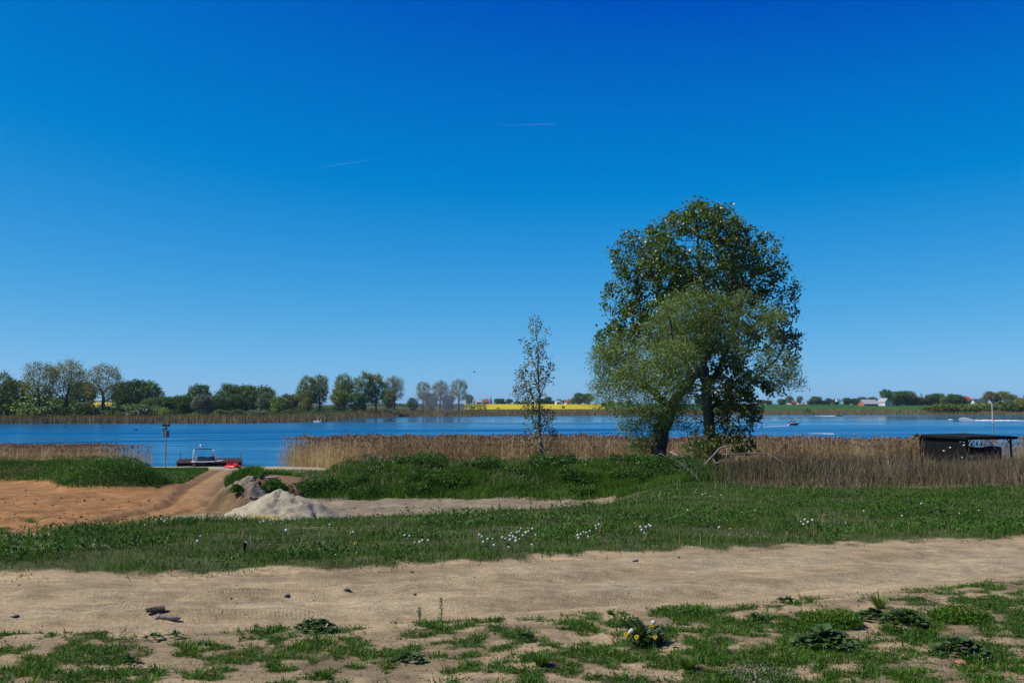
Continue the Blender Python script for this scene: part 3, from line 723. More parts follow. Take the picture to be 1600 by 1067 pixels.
def dens_l(x, y):
    px = x / y * FPX + 800
    return (1 - sst(90, 240, px)) ** 1.3 * 0.9 + 0.05 * (px < 240)
reeds('reeds', 24000, (-64, -33, 95, 106), 1.5, 2.25, 'dry brown reeds at the waterline behind the left grassy bank, thinning rightwards', dens_l)
def dens_r(x, y):
    px = x / y * FPX + 800
    return sst(1120, 1180, px) * np.where(fbm(x * 0.15, y * 0.15, 2, 197) > 0.35, 1, 0.45) * (1 - 0.85 * sst(1425, 1450, px) * (1 - sst(1590, 1610, px)))
reeds('reeds', 46000, (17, 66, 84, 94), 1.9, 2.95, 'greyish dry reeds standing in the water left of and behind the black shed', dens_r)

# dry weeds and dead grass right of the berm
def dens_w(x, y):
    w = wright(x, y); n = fbm(x * 0.35, y * 0.35, 3, 201)
    right_of_berm = (y > 46) | (x > 6.7 + (42 - y) * 0.13)
    shed = (x > 34) & (x < 46.5) & (y > 78.5) & (y < 90)
    return np.where((w > 0.55) & (y > 33.2 + 2.5 * (n - 0.4)) & ~shed & right_of_berm, 0.35 + 0.65 * sst(0.3, 0.55, n), 0) * (1 - np.clip(berm_f(x, y) * 3, 0, 1))
p = scatter(110000, 32.5, 88, 0.75, dens_w, 0.62, extra=3)
tall = fbm(p[:, 0] * 0.3, p[:, 1] * 0.3, 3, 202); fade = sst(33, 37, p[:, 1])
fade = fade * (1 - 0.55 * sst(66, 72, p[:, 1]) * sst(0.395, 0.41, p[:, 0] / p[:, 1]) * (1 - sst(0.505, 0.52, p[:, 0] / p[:, 1])))
hgt = rng.uniform(0.2, 0.8, len(p)) * (0.2 + 2.6 * tall ** 1.7) * (0.4 + 0.6 * fade) + 0.1
blades('dry_weeds', p, hgt, rng.uniform(0.010, 0.026, len(p)), np.clip(np.abs(rng.normal(0.35, 0.3, len(p))), 0, 0.95), M_DRYW, np.clip(rnd_of(p, 203, 0.25, 0.25), 0, 1), 'tangle of dead brown weeds and dry grass below the big trees and in front of the shed', 'weeds')
p = scatter(60000, 32.5, 80, 0.75, lambda x, y: dens_w(x, y) * sst(0.52, 0.62, fbm(x * 0.3, y * 0.3, 3, 211)), 0.62, extra=3)
blades('undergrowth', p, rng.uniform(0.12, 0.5, len(p)), rng.uniform(0.02, 0.045, len(p)), rng.uniform(0.1, 0.7, len(p)), M_GRASS2, rnd_of(p, 213, 0.2, 1.0), 'green undergrowth showing through the dead brown weeds', 'grass', tri=True)

# last year's dead stalks standing in the turf and on the berm
p = np.concatenate([scatter(9000, 12, 40, 0.9, lambda x, y: np.where(y > road_far(x) + 0.2, grassy(x, y) * sst(0.45, 0.65, fbm(x * .7, y * .7, 3, 241)), 0)), scatter(9000, 39, 46, 1.0, lambda x, y: (berm_f(x, y) > 0.1) * sst(0.4, 0.65, fbm(x * .6, y * .6, 3, 242)), x0=-9, x1=9), scatter(6000, 42, 60, 0.8, lambda x, y: bk(x, y) * 0.5, x0=-36, x1=-14)])
blades('dead_stalks', p, rng.uniform(0.12, 0.42, len(p)) * (0.5 + p[:, 1] / 60), 0.004 + 0.00018 * p[:, 1], np.clip(np.abs(rng.normal(0.3, 0.3, len(p))), 0, 0.95), M_DRYW, rng.uniform(0.4, 1, len(p)), 'dead straw-coloured stalks standing in the meadow and on the banks', 'stalks')
# reeds of the far shore, in two stretches of blades
def far_reeds():
    n = 52000
    px = rng.uniform(-500, 2100, n); y = shore(px) + rng.uniform(-3, 26, n) ** 1.0
    x = (px - 800) / FPX * y; z = np.maximum(HF(px, y), -0.2)
    nn = fbm(x * 0.03, y * 0.1, 3, 221)
    h = rng.uniform(1.4, 2.4, n) * (0.65 + 0.7 * nn) * np.where(px < 520, 1.0, 0.95)
    gap = (px > 1560) & (rng.uniform(0, 1, n) < 0.8)
    keep = ~gap
    pos = np.stack([x, y, z], -1)[keep]; h = h[keep]
    rn = np.clip(0.5 * nn[keep] + 0.2 + rng.normal(0, 0.18, len(h)), 0, 1)
    blades('far_reeds', pos, h, rng.uniform(0.12, 0.3, len(h)), rng.uniform(0, 0.25, len(h)), mat_leaf('far_reed', [(0.11, 0.092, 0.042), (0.22, 0.16, 0.075), (0.31, 0.23, 0.125)], 0.8, 0.15, 0.1, tint=(1.1, 1, .8)), rn, 'belt of brown dry reeds along the far shore of the lake', 'reeds', tri=True)
far_reeds()
def far_scrub():
    n = 60000
    px = rng.uniform(-400, 760, n); y = shore(px) + rng.uniform(14, 170, n)
    x = (px - 800) / FPX * y; z = HF(px, y); nn = fbm(x * 0.035, y * 0.05, 3, 231)
    k = rng.uniform(0, 1, n) < sst(0.36, 0.55, nn)
    pos = np.stack([x, y, z], -1)[k]; m = len(pos)
    hh = rng.uniform(0, 1, m) * (0.3 + 2.4 * np.maximum(nn[k] - 0.38, 0) * 2)
    V, T = leaves_geo(pos + hh[:, None] * np.array((0, 0, 1.)), rng.normal(0, 1, (m, 3)) + np.array((0, 0, .5)), rng.normal(0, .8, (m, 3)) + np.array((0, -.3, 1)), rng.uniform(0.4, 0.9, m), rng.uniform(0.25, 0.5, m))
    o = obj('far_scrub', np_mesh('far_scrub', V, tris=T, rnd=np.repeat(rng.uniform(0, 1, m), 4)), mat_leaf('scrub_leaf', [(0.024, 0.050, 0.012), (0.042, 0.078, 0.019), (0.066, 0.10, 0.03)], 0.6, 0.2, 0.2))
    tag(o, 'low green willow scrub behind the reeds of the far left shore', 'scrub', kind='stuff')
far_scrub()
# ------------------------------------------------------------------ trees
def grow(att, nodes0, par0, step, infl, kill, iters, up=0.0, jit=0.15, seed=1):
    g = np.random.default_rng(seed)
    Np = [np.array(q, float) for q in nodes0]; par = list(par0); nch = [0] * len(Np)
    att = np.array(att, float)
    D = np.linalg.norm(att[:, None, :] - np.array(Np)[None], axis=-1); near = D.argmin(1); dist = D.min(1)
    for it in range(iters):
        act = dist < infl
        if not act.any():
            if it > 3: break
            infl *= 1.5; continue
        A = np.array(Np)
        v = att[act] - A[near[act]]; v /= np.maximum(np.linalg.norm(v, axis=1, keepdims=True), 1e-6)
        acc = np.zeros((len(Np), 3)); np.add.at(acc, near[act], v)
        ids = [i for i in np.unique(near[act]) if nch[i] < 3]
        if not ids: break
        new = []
        for i in ids:
            d = acc[i] / max(np.linalg.norm(acc[i]), 1e-6) + g.normal(0, jit, 3); d[2] += up
            d /= np.linalg.norm(d); new.append(A[i] + d * step); par.append(i); nch[i] += 1
        base = len(Np); Np += new; nch += [0] * len(new)
        nw = np.array(new)
        D = np.linalg.norm(att[:, None, :] - nw[None], axis=-1); j = D.argmin(1); dm = D.min(1)
        b = dm < dist; near[b] = base + j[b]; dist[b] = dm[b]
        k = dist > kill; att = att[k]; near = near[k]; dist = dist[k]
        if len(att) == 0: break
    A = np.array(Np); cnt = np.ones(len(A)); par = np.array(par)
    hasc = np.zeros(len(A), bool); hasc[par[par >= 0]] = True
    cnt[hasc] = 0
    for i in range(len(A) - 1, 0, -1):
        if par[i] >= 0: cnt[par[i]] += cnt[i]
    return A, par, cnt

def limb_mesh(name, A, par, cnt, rtip, rbase, minr=None):
    p = math.log(max(cnt.max(), 2)) / math.log(rbase / rtip)
    r = rtip * cnt ** (1 / p)
    if minr is not None: r = np.maximum(r, minr)
    Vs = []; Qs = []; off = 0
    e = np.nonzero(par >= 0)[0]
    for big in (True, False):
        k = e[(r[e] > 0.045 * rbase / 0.35) == big]
        if len(k) == 0: continue
        n = 7 if big else 3
        a, b = A[par[k]], A[k]; ra, rb = np.minimum(r[par[k]], r[k] * 1.6), r[k]
        d = unit(b - a); ref = np.where(np.abs(d[:, 2:3]) < 0.9, np.array([[0, 0, 1.]]), np.array([[1., 0, 0]]))
        u = unit(np.cross(d, ref)); w = np.cross(d, u)
        a = a - d * ra[:, None] * 0.3; b = b + d * rb[:, None] * 0.3
        t = np.arange(n) * 2 * np.pi / n
        ring = u[:, None, :] * np.cos(t)[None, :, None] + w[:, None, :] * np.sin(t)[None, :, None]
        V = np.concatenate([a[:, None] + ring * ra[:, None, None], b[:, None] + ring * rb[:, None, None]], 1).reshape(-1, 3)
        i = np.arange(len(k))[:, None, None] * 2 * n; q = np.arange(n)
        F = np.stack([q, (q + 1) % n, (q + 1) % n + n, q + n], -1)[None]
        Qs.append((i + F).reshape(-1, 4) + off); Vs.append(V); off += len(V)
    return np_mesh(name, np.concatenate(Vs), quads=np.concatenate(Qs), smooth=True)

def ell_points(lobes, n, g, shell=0.55):
    """points in a union of ellipsoids (centre, radii), denser near the surface"""
    w = np.array([l[1][0] * l[1][1] * l[1][2] for l in lobes]) ** 0.62 * np.array([l[2] if len(l) > 2 else 1.0 for l in lobes]); w /= w.sum()
    k = g.choice(len(lobes), n, p=w); d = unit(g.normal(0, 1, (n, 3)))
    rr = np.where(g.uniform(0, 1, n) < shell, g.uniform(0.75, 1, n), g.uniform(0, 1, n) ** (1 / 3))
    c = np.array([l[0] for l in lobes])[k]; r = np.array([l[1] for l in lobes])[k]
    return c + d * r * rr[:, None]

def crown_mesh(name, A, cnt, maxc, per, spread, L, W, g, droop=0.0, gap=0.0, gs=1.0):
    tips = np.nonzero(cnt <= maxc)[0]
    if gap > 0:      # openings in the crown where limbs and sky show
        q = A[tips] * gs; f = np.sin(q[:, 0] * 1.7 + 1.3 * np.sin(q[:, 2] * 1.1)) + np.sin(q[:, 1] * 1.9 + 1.7 * np.sin(q[:, 0] * 0.9)) + np.sin(q[:, 2] * 2.1 + 1.1 * np.sin(q[:, 1] * 1.3)) + g.normal(0, 0.5, len(q))
        tips = tips[f > np.quantile(f, gap)]
    c = np.repeat(A[tips], per, 0); n = len(c)
    tr = np.repeat(g.uniform(0, 1, len(tips)), per)
    pos = c + g.normal(0, spread, (n, 3))
    ax = unit(g.normal(0, 1, (n, 3)) + np.array((0, 0, -droop)))
    nm = unit(g.normal(0, 1, (n, 3)) + np.array((-0.2, -0.1, 0.7)))
    V, T = leaves_geo(pos, ax, nm, g.uniform(L[0], L[1], n), g.uniform(W[0], W[1], n))
    rn = np.clip(0.45 * tr + 0.55 * g.uniform(0, 1, n), 0, 1)
    return np_mesh(name, V, tris=T, rnd=np.repeat(rn, 4))

M_BARK = mat_plain('dark_bark', (0.075, 0.060, 0.048), 0.9, 0.5, 5.0, bump=0.8, spec=0.1, stretch=(3, 3, 0.6))
M_BARK_G = mat_plain('grey_bark', (0.17, 0.155, 0.13), 0.9, 0.4, 5.0, bump=0.7, spec=0.1, stretch=(3, 3, 0.6))
M_DEAD = mat_plain('dead_wood', (0.21, 0.185, 0.15), 0.9, 0.35, 6.0, bump=0.6, spec=0.1, stretch=(3, 3, 0.6))
M_POP = mat_leaf('poplar_leaf', [(0.052, 0.086, 0.011), (0.090, 0.140, 0.016), (0.145, 0.200, 0.030)], 0.34, 0.32, 0.4)
M_WIL = mat_leaf('willow_leaf', [(0.092, 0.138, 0.034), (0.160, 0.222, 0.058), (0.24, 0.30, 0.105)], 0.42, 0.36, 0.25)
M_YOUNG = mat_leaf('young_poplar_leaf', [(0.075, 0.085, 0.028), (0.12, 0.13, 0.042), (0.18, 0.175, 0.08)], 0.35, 0.22, 0.5)

def path_nodes(paths, step, Y, dy=None):
    """limb polylines given as photo points at distance Y (+ an offset in depth) -> node chains"""
    nd = []; par = []
    for start, pts in paths:
        w = [np.array(P(q[0], q[1], Y + (q[2] if len(q) > 2 else 0))) for q in pts]
        last = -1
        if start is not None:
            w0 = w[0]; last = int(np.argmin([np.linalg.norm(q - w0) for q in nd])); 
        else:
            nd.append(w[0]); par.append(-1); last = len(nd) - 1
        for a, b in zip(w[:-1], w[1:]):
            k = max(1, int(round(np.linalg.norm(b - a) / step)))
            for i in range(1, k + 1):
                nd.append(a + (b - a) * i / k + rng.normal(0, 0.03, 3)); par.append(last); last = len(nd) - 1
    return nd, par

def px_lobes(ls, Y, depth=1.0):
    s = Y / FPX; out = []
    for l in ls:
        cx, cy, rx, ry = l[:4]; dy = l[4] if len(l) > 4 else 0.0
        out.append((np.array(P(cx, cy, Y + dy)), np.array((rx * s, min(rx, 95) * s * depth, ry * s)), l[5] if len(l) > 5 else 1.0))
    return out

def near_tree(name, label, cat, Y, paths, lobes, natt, step, infl, kill, rtip, rbase, maxc, per, spread, L, W, mat, bark, seed, droop=0, up=0.0, iters=90, depth=0.9, shell=0.5, gap=0.0):
    g = np.random.default_rng(seed)
    nd, par = path_nodes(paths, step, Y)
    att = ell_points(px_lobes(lobes, Y, depth), natt, g, shell)
    A, pr, cnt = grow(att, nd, par, step, infl, kill, iters, up, 0.18, seed)
    root = np.array(nd[0]); o = empty(name, root); tag(o, label, cat)
    obj('trunk', limb_mesh('trunk', A - root, pr, cnt, rtip, rbase), bark, o)
    obj('crown', crown_mesh('crown', A - root, cnt, maxc, per, spread, L, W, g, droop, gap, 0.85), mat, o)
    print('TREE', name, len(A), (cnt <= maxc).sum(), (cnt <= maxc).sum() * per)
    return o, A, cnt

YP = 58.0
near_tree('poplar_tree', 'tall dark green poplar, the biggest tree, standing behind the pale willow', 'tree', YP,
    [(None, [(1114, 742), (1110, 690), (1106, 640), (1102, 590), (1098, 520), (1094, 440), (1090, 370), (1087, 330)]),
     (1, [(1104, 610), (1130, 560, 1.0), (1155, 490, 1.5), (1178, 420, 2.0)]), (1, [(1103, 600), (1070, 540, -1), (1035, 470, -1), (1010, 400, -1)]),
     (1, [(1100, 560), (1060, 520, 2), (1000, 490, 2.5), (958, 468, 2.5)]), (1, [(1099, 530), (1140, 460, -1.5), (1150, 380, -2)]),
     (1, [(1106, 640), (1160, 610, 1), (1215, 560, 1.0), (1240, 500, 1)]), (1, [(1096, 480), (1060, 420, 1.5), (1050, 350, 2)]),
     (1, [(1108, 670), (1140, 650, -1), (1165, 670, -1)])],
    [(1092, 400, 92, 88), (1030, 420, 62, 62), (1155, 420, 72, 72), (985, 400, 36, 42), (1205, 405, 32, 42), (1215, 470, 36, 50), (975, 470, 38, 40), (965, 535, 38, 34), (1000, 510, 40, 45),
     (1100, 500, 115, 70), (1225, 540, 28, 44), (1210, 590, 34, 30), (1088, 340, 36, 30), (1150, 640, 42, 48), (1160, 690, 22, 22), (1125, 600, 55, 45), (1090, 690, 40, 26)],
    5200, 0.27, 2.2, 0.33, 0.008, 0.33, 3, 19, 0.16, (0.12, 0.22), (0.10, 0.18), M_POP, M_BARK, 3, up=0.10, gap=0.30, iters=120)
YW = 48.0
near_tree('willow_tree', 'pale grey-green leaning willow with a crooked dark trunk before the tall poplar', 'tree', YW,
    [(None, [(1027, 726), (1030, 700), (1035, 670), (1048, 640), (1064, 612), (1080, 592), (1098, 575), (1112, 548), (1130, 515), (1150, 480), (1165, 455)]),
     (1, [(1090, 585), (1120, 588, .3), (1150, 595, .6), (1180, 600, 1), (1210, 592, 1), (1240, 580, 1)]),
     (1, [(1080, 592), (1070, 560, -.6), (1050, 520, -1), (1040, 480, -1)]), (1, [(1048, 640), (1020, 610, -.8), (985, 585, -1), (950, 580, -1)]),
     (1, [(1112, 548), (1150, 530, 1), (1190, 505, 1.5), (1215, 490, 1.5)]), (1, [(1038, 665), (1015, 640, .5), (1000, 650, .6)]),
     (1, [(1098, 575), (1090, 530, .8), (1085, 480, 1.2)]), (1, [(1120, 588), (1150, 560, .3), (1180, 545, 0), (1215, 545, 0)])],
    [(1065, 520, 62, 55), (1010, 560, 62, 52), (962, 590, 36, 48), (985, 640, 34, 30, -.9), (1030, 612, 50, 46, -2.0), (1050, 572, 45, 40, -2.0), (1000, 600, 45, 40, -1.5), (1080, 480, 38, 36, 0, .6), (935, 620, 16, 30, 0, .7), (1010, 668, 30, 28), (1000, 698, 24, 20), (975, 655, 22, 24, -.6),
     (960, 560, 40, 34, 0, 1), (945, 600, 25, 45, 0, 1), (1180, 505, 52, 38, 0, .10), (1205, 570, 46, 26, 0, .2), (1145, 470, 40, 26, 0, .08), (1130, 520, 45, 40, 1, .08), (1225, 598, 30, 15, 0, .3), (1080, 650, 30, 28, .8, .35), (1155, 545, 40, 22, 0, .3), (1035, 660, 20, 20, -1.0, .5)],
    5600, 0.24, 1.9, 0.30, 0.005, 0.37, 4, 36, 0.17, (0.09, 0.18), (0.026, 0.055), M_WIL, M_BARK, 7, droop=0.5, up=0.02, depth=0.8, gap=0.14, iters=120)
YS = 45.0
near_tree('young_poplar', 'slender young poplar with sparse leaves standing alone behind the berm', 'tree', YS,
    [(None, [(847, 724), (846, 712), (844, 680), (843, 640), (841, 590), (839, 540), (836, 497)]),
     (1, [(846, 711), (838, 690, .2), (834, 660, .3), (826, 630, .3)]), (1, [(846, 711), (854, 692, -.2), (860, 660, -.3)]), (1, [(846, 714), (835, 698, -.2), (818, 684, -.3)]), (1, [(846, 714), (858, 700, .3), (868, 684, .4)]),
     (1, [(843, 650), (825, 610, 0), (810, 580, 0)]), (1, [(842, 620), (856, 590, 0.3), (862, 575, .3)]), (1, [(841, 580), (826, 550, .2), (818, 530, .3)]), (1, [(840, 560), (850, 535, -.3), (855, 515, -.3)])],
    [(836, 515, 14, 22), (835, 550, 20, 24), (832, 590, 26, 26), (828, 620, 28, 26), (842, 655, 26, 26), (812, 605, 14, 22), (860, 580, 8, 24), (866, 672, 10, 14)],
    620, 0.14, 1.0, 0.20, 0.005, 0.075, 2, 7, 0.09, (0.07, 0.12), (0.06, 0.10), M_YOUNG, M_BARK_G, 9, up=0.22, depth=0.9, iters=70)

# ---- trees of the far shore: a few kinds grown once, each tree a copy
def far_kind(kind, seed):
    g = np.random.default_rng(seed)
    if kind == 'poplar':      # tall, open, trunk bare below
        s = [g.normal(0, 0.35, 2) for _ in range(9)]
        lobes = [(np.array((0, 0, 13.2)), np.array((3.8, 3.6, 4.6))), (np.array((-2.0, .5, 10)), np.array((3.0, 3.2, 3.2))), (np.array((2.2, -.4, 10.6)), np.array((3.0, 3, 3.4))), (np.array((g.normal(0, 1), 0, 7)), np.array((3.4, 3, 2.6))), (np.array((g.normal(0, .8), 0, 4.8)), np.array((2.8, 2.8, 1.6)))]
        nd = [(0, 0, z) for z in np.arange(0, 7.3, 0.8)]; natt, per, spr, L, W, H0 = 520, 26, 0.5, (0.28, 0.55), (0.22, 0.42), 18.0
        mat, rb, up = M_FPOP, 0.42, 0.25
    elif kind == 'sparse':    # leaves just out, branches show
        lobes = [(np.array((0, 0, 12.5)), np.array((4.2, 3.8, 4.6))), (np.array((-1.5, 0, 8)), np.array((3.4, 3, 2.6))), (np.array((2, 0, 9)), np.array((2.6, 3, 3)))]
        nd = [(0, 0, z) for z in np.arange(0, 6.1, 0.8)]; natt, per, spr, L, W, H0 = 460, 32, 0.55, (0.22, 0.42), (0.14, 0.28), 17.0
        mat, rb, up = M_FSPARSE, 0.40, 0.3
    elif kind == 'round':     # dense dark broadleaf
        lobes = [(np.array((0, 0, 8.2)), np.array((4.6, 4.4, 3.8))), (np.array((-2.6, 0, 6)), np.array((3, 3, 2.6))), (np.array((2.8, .4, 6.4)), np.array((2.8, 3, 2.8))), (np.array((g.normal(0, 1.2), 0, 10)), np.array((2.6, 2.6, 2))), (np.array((g.normal(0, .8), 0, 3.2)), np.array((4.2, 3.8, 2.6)))]
        nd = [(0, 0, z) for z in np.arange(0, 3.3, 0.8)]; natt, per, spr, L, W, H0 = 520, 20, 0.5, (0.35, 0.7), (0.26, 0.5), 12.0
        mat, rb, up = M_FROUND, 0.40, 0.08
    elif kind == 'bush':
        lobes = [(np.array((0, 0, 1.6)), np.array((2.4, 2.2, 1.5))), (np.array((-1.6, 0, 1.1)), np.array((1.5, 1.6, 1.1))), (np.array((1.7, .3, 1.2)), np.array((1.6, 1.6, 1.2)))]
        nd = [(0, 0, 0), (0, 0, 0.3), (0, 0, 0.6)]; natt, per, spr, L, W, H0 = 180, 20, 0.28, (0.25, 0.5), (0.18, 0.35), 3.1
        mat, rb, up = M_FBUSH, 0.12, 0.05
    else:                     # conifer: a ragged cone of drooping tiers
        zz = g.uniform(1, 12.5, 420) ; rr = (13 - zz) / 12 * 2.3 * (0.75 + 0.25 * np.sin(zz * 4.2)); a = g.uniform(0, 6.283, 420)
        att = np.stack([np.cos(a) * rr * g.uniform(.5, 1, 420), np.sin(a) * rr * g.uniform(.5, 1, 420), zz], -1)
        nd = [(0, 0, z) for z in np.arange(0, 12.9, 0.6)]; per, spr, L, W, H0 = 10, 0.22, (0.3, 0.6), (0.12, 0.25)  , 13.0
        A, pr, cnt = grow(att, nd, [-1] + list(range(len(nd) - 1)), 0.5, 3.0, 0.5, 20, -0.05, 0.1, seed)
        return dict(trunk=limb_mesh('trunk', A, pr, cnt, 0.03, 0.25), crown=crown_mesh('crown', A, cnt, 1, per, spr, L, W, g, 0.4), mat=M_FCON, H=H0)
    st = 0.7 if kind != 'bush' else 0.35
    att = ell_points(lobes, natt, g, 0.5)
    A, pr, cnt = grow(att, nd, [-1] + list(range(len(nd) - 1)), st, st * 7, st * 1.25, 40, up, 0.2, seed)
    H0 = float(A[:, 2].max()) + 0.2
    return dict(trunk=limb_mesh('trunk', A, pr, cnt, 0.028 if kind != 'bush' else 0.015, rb), crown=crown_mesh('crown', A, cnt, 2, per, spr, L, W, g, 0.2), mat=mat, H=H0)
M_FPOP = mat_leaf('far_poplar_leaf', [(0.090, 0.125, 0.014), (0.146, 0.193, 0.022), (0.224, 0.253, 0.039)], 0.5, 0.25, 0.3, 0.18)
M_FSPARSE = mat_leaf('far_sparse_leaf', [(0.120, 0.136, 0.024), (0.201, 0.206, 0.041), (0.283, 0.266, 0.062)], 0.5, 0.25, 0.3, 0.15)
M_FROUND = mat_leaf('far_round_leaf', [(0.033, 0.082, 0.011), (0.066, 0.139, 0.017), (0.112, 0.206, 0.024)], 0.5, 0.2, 0.3, 0.22)
M_FBUSH = mat_leaf('far_bush_leaf', [(0.070, 0.121, 0.019), (0.123, 0.193, 0.029), (0.189, 0.259, 0.046)], 0.5, 0.2, 0.3, 0.25)
M_FCON = mat_leaf('far_conifer_leaf', [(0.012, 0.031, 0.016), (0.025, 0.053, 0.025), (0.040, 0.071, 0.034)], 0.6, 0.1, 0.2, 0.15)
M_FPALE = mat_leaf('far_pale_leaf', [(0.093, 0.124, 0.070), (0.147, 0.183, 0.105), (0.202, 0.232, 0.147)], 0.5, 0.2, 0.3, 0.15)
M_FYEL = mat_leaf('far_yellow_leaf', [(0.109, 0.143, 0.017), (0.171, 0.201, 0.026), (0.232, 0.251, 0.042)], 0.5, 0.25, 0.3, 0.12)
M_FBROWN = mat_leaf('far_copper_leaf', [(0.116, 0.109, 0.026), (0.171, 0.150, 0.037), (0.232, 0.201, 0.056)], 0.5, 0.25, 0.3, 0.12)
KINDS = {'poplar': [far_kind('poplar', s) for s in (1, 2, 3)], 'sparse': [far_kind('sparse', s) for s in (4, 5)], 'round': [far_kind('round', s) for s in (6, 7, 8)],
         'bush': [far_kind('bush', s) for s in (9, 10, 11)], 'conifer': [far_kind('conifer', 12)]}
for ks in KINDS.values():
    for k in ks:
        k['trunk'].materials.append(M_BARK); k['crown'].materials.append(k['mat'])
TREE_N = [0]
def far_tree(px, top, Y, kind, label, group=None, name=None, wide=1.0, mat=None, base=None):
    i = TREE_N[0]; TREE_N[0] += 1
    k = KINDS[kind][i % len(KINDS[kind])]
    x = (px - 800) / FPX * Y
    z = far_z(px, Y) - 0.1 if base is None else P(px, base, Y).z
    h = P(px, top, Y).z - z
    s = h / k['H']
    wide = wide * {'poplar': 1.3, 'sparse': 1.3, 'round': 1.3, 'bush': 1.1, 'conifer': 1.0}[kind]
    nm = name or {'poplar': 'poplar_tree', 'sparse': 'poplar_tree', 'round': 'broadleaf_tree', 'bush': 'bush', 'conifer': 'conifer_tree'}[kind]
    o = empty(nm, (x, Y, z), (i * 2.4) % 6.28)
    o.scale = (s * wide, s * wide, s)
    tag(o, label, 'bush' if kind == 'bush' else 'tree', group)
    for part in ('trunk', 'crown'):
        c = link(bpy.data.objects.new(part, k[part]), o)
        if part == 'crown' and mat is not None:
            c.material_slots[0].link = 'OBJECT'; c.material_slots[0].material = mat
    return o

# left shore
far_tree(4, 581, 352, 'poplar', 'poplar cut by the left edge of the picture on the far shore', wide=0.8)
far_tree(24, 594, 400, 'round', 'round dark tree right beside the poplar at the left picture edge', wide=0.75)
far_tree(62, 567, 345, 'sparse', 'leftmost of three tall open poplars on the far left shore', wide=0.95)
far_tree(105, 563, 348, 'sparse', 'middle and widest of three tall open poplars on the far left shore', wide=1.0)
far_tree(162, 570, 345, 'sparse', 'rightmost of three tall open poplars on the far left shore', wide=1.0)
for px, tp, nm in ((130, 598, 'first'), (192, 597, 'second'), (213, 595, 'third'), (232, 597, 'fourth')):
    far_tree(px, tp, 470, 'round', nm + ' from the left of the dark round trees behind the three tall poplars', 'dark round trees behind the left poplars', wide=0.8)
g_row = 'dense low row of dark trees on the far left shore'
for i, px in enumerate(list(range(238, 308, 9)) + [326, 333, 341]):
    far_tree(px + random.uniform(-2, 2), 620 + random.uniform(-2, 3), 430, 'round', ORD[i] + ' small dark tree from the left in the low row by the lone tree', g_row, wide=1.25)
far_tree(311, 602, 440, 'round', 'lone round dark tree rising above the low dark row, far left shore', wide=0.78)
far_tree(317, 617, 400, 'round', 'pale grey-green small tree in front of the low dark row', wide=0.85, mat=M_FPALE)
for px, tp, nm in ((360, 601, 'left'), (385, 603, 'middle'), (409, 604, 'right')):
    far_tree(px, tp, 480, 'round', nm + ' tree of the three joined dark round crowns on the far shore', 'three joined round crowns', wide=0.95)
far_tree(418, 614, 450, 'round', 'pale green tree right below the three joined round crowns', wide=0.9, mat=M_FPALE)
far_tree(368, 617, 440, 'round', 'mid green tree in front of the three joined round crowns', wide=1.0)
far_tree(437, 620, 440, 'round', 'dull green tree between the pale tree and the two small dark tops', wide=1.1, mat=M_FBUSH)
far_tree(447, 616, 480, 'round', 'left one of two small dark treetops beside the central poplars', wide=0.5)
far_tree(459, 617, 480, 'round', 'right one of two small dark treetops beside the central poplars', wide=0.5)
for px, tp, k, w, l in ((481, 587, 'poplar', .85, 'leftmost poplar of the central poplar row on the far shore'), (500, 586, 'poplar', .85, 'second poplar from the left of the central row on the far shore'),
        (538, 584, 'poplar', 1.0, 'third poplar from the left of the central row on the far shore'), (570, 581, 'poplar', .9, 'fourth poplar from the left, tallest of the central row'),
        (588, 584, 'poplar', .75, 'fifth poplar from the left of the central row on the far shore'), (616, 588, 'sparse', .95, 'rightmost poplar of the central row, more open than the others')):
    far_tree(px, tp, 455 if px < 510 else 500 if px < 600 else 540, k, l, 'central poplar row on the far shore', wide=w)
for px, tp, w, l in ((661, 597, .85, 'leftmost of three greyish half-bare poplars on the far shore'), (688, 595, .95, 'middle one of three greyish half-bare poplars on the far shore'), (717, 593, .85, 'rightmost of three greyish half-bare poplars on the far shore')):
    far_tree(px, tp, 560, 'sparse', l, 'half-bare poplars on the far shore', wide=w)
for px, tp, m, l in ((474, 611, M_FYEL, 'yellow-green shrub at the foot of the leftmost central poplar'), (530, 609, M_FYEL, 'yellow-green shrub at the foot of the third central poplar'), (607, 611, None, 'green shrub at the foot of the rightmost central poplar'), (556, 613, None, 'green shrub between the third and fourth central poplar'), (645, 622, None, 'green shrub between the poplar row and the half-bare poplars'), (674, 615, M_FPALE, 'greyish shrub under the leftmost half-bare poplar'), (700, 618, M_FPALE, 'greyish shrub under the middle half-bare poplar')):
    far_tree(px, tp, 480 if px < 600 else 560, 'round', l, wide=0.85, mat=m, name='shrub')
for i, (px, tp, Y, l) in enumerate(((14, 626, 360, 'bush below the poplar at the left picture edge'), (42, 618, 356, 'big bush left of the leftmost tall poplar'), (56, 632, 338, 'low bush at the foot of the leftmost tall poplar'), (84, 620, 372, 'dark bush between the leftmost and middle tall poplars'),
        (122, 634, 345, 'low bush right of the middle tall poplar trunk'), (148, 628, 362, 'greyish bush left of the rightmost tall poplar trunk'), (179, 637, 345, 'low round bush right of the rightmost tall poplar trunk'), (207, 632, 372, 'bush below the dark round trees, left one'), (224, 636, 345, 'pale low bush below the dark round trees'), (240, 634, 372, 'bush at the left end of the low dark row'),
        (252, 640, 345, 'small low bush standing in the far reeds'), (303, 645, 350, 'low bush in the reeds below the lone round tree'), (345, 640, 395, 'bush at the right end of the low dark row'), (372, 640, 400, 'bush below the three joined round crowns'), (402, 639, 395, 'wide bush below the pale green tree'), (450, 640, 420, 'bush below the two small dark treetops'))):
    far_tree(px, tp, Y, 'bush', l, wide=1.25, mat=M_FPALE if 'pale' in l or 'greyish' in l else None)
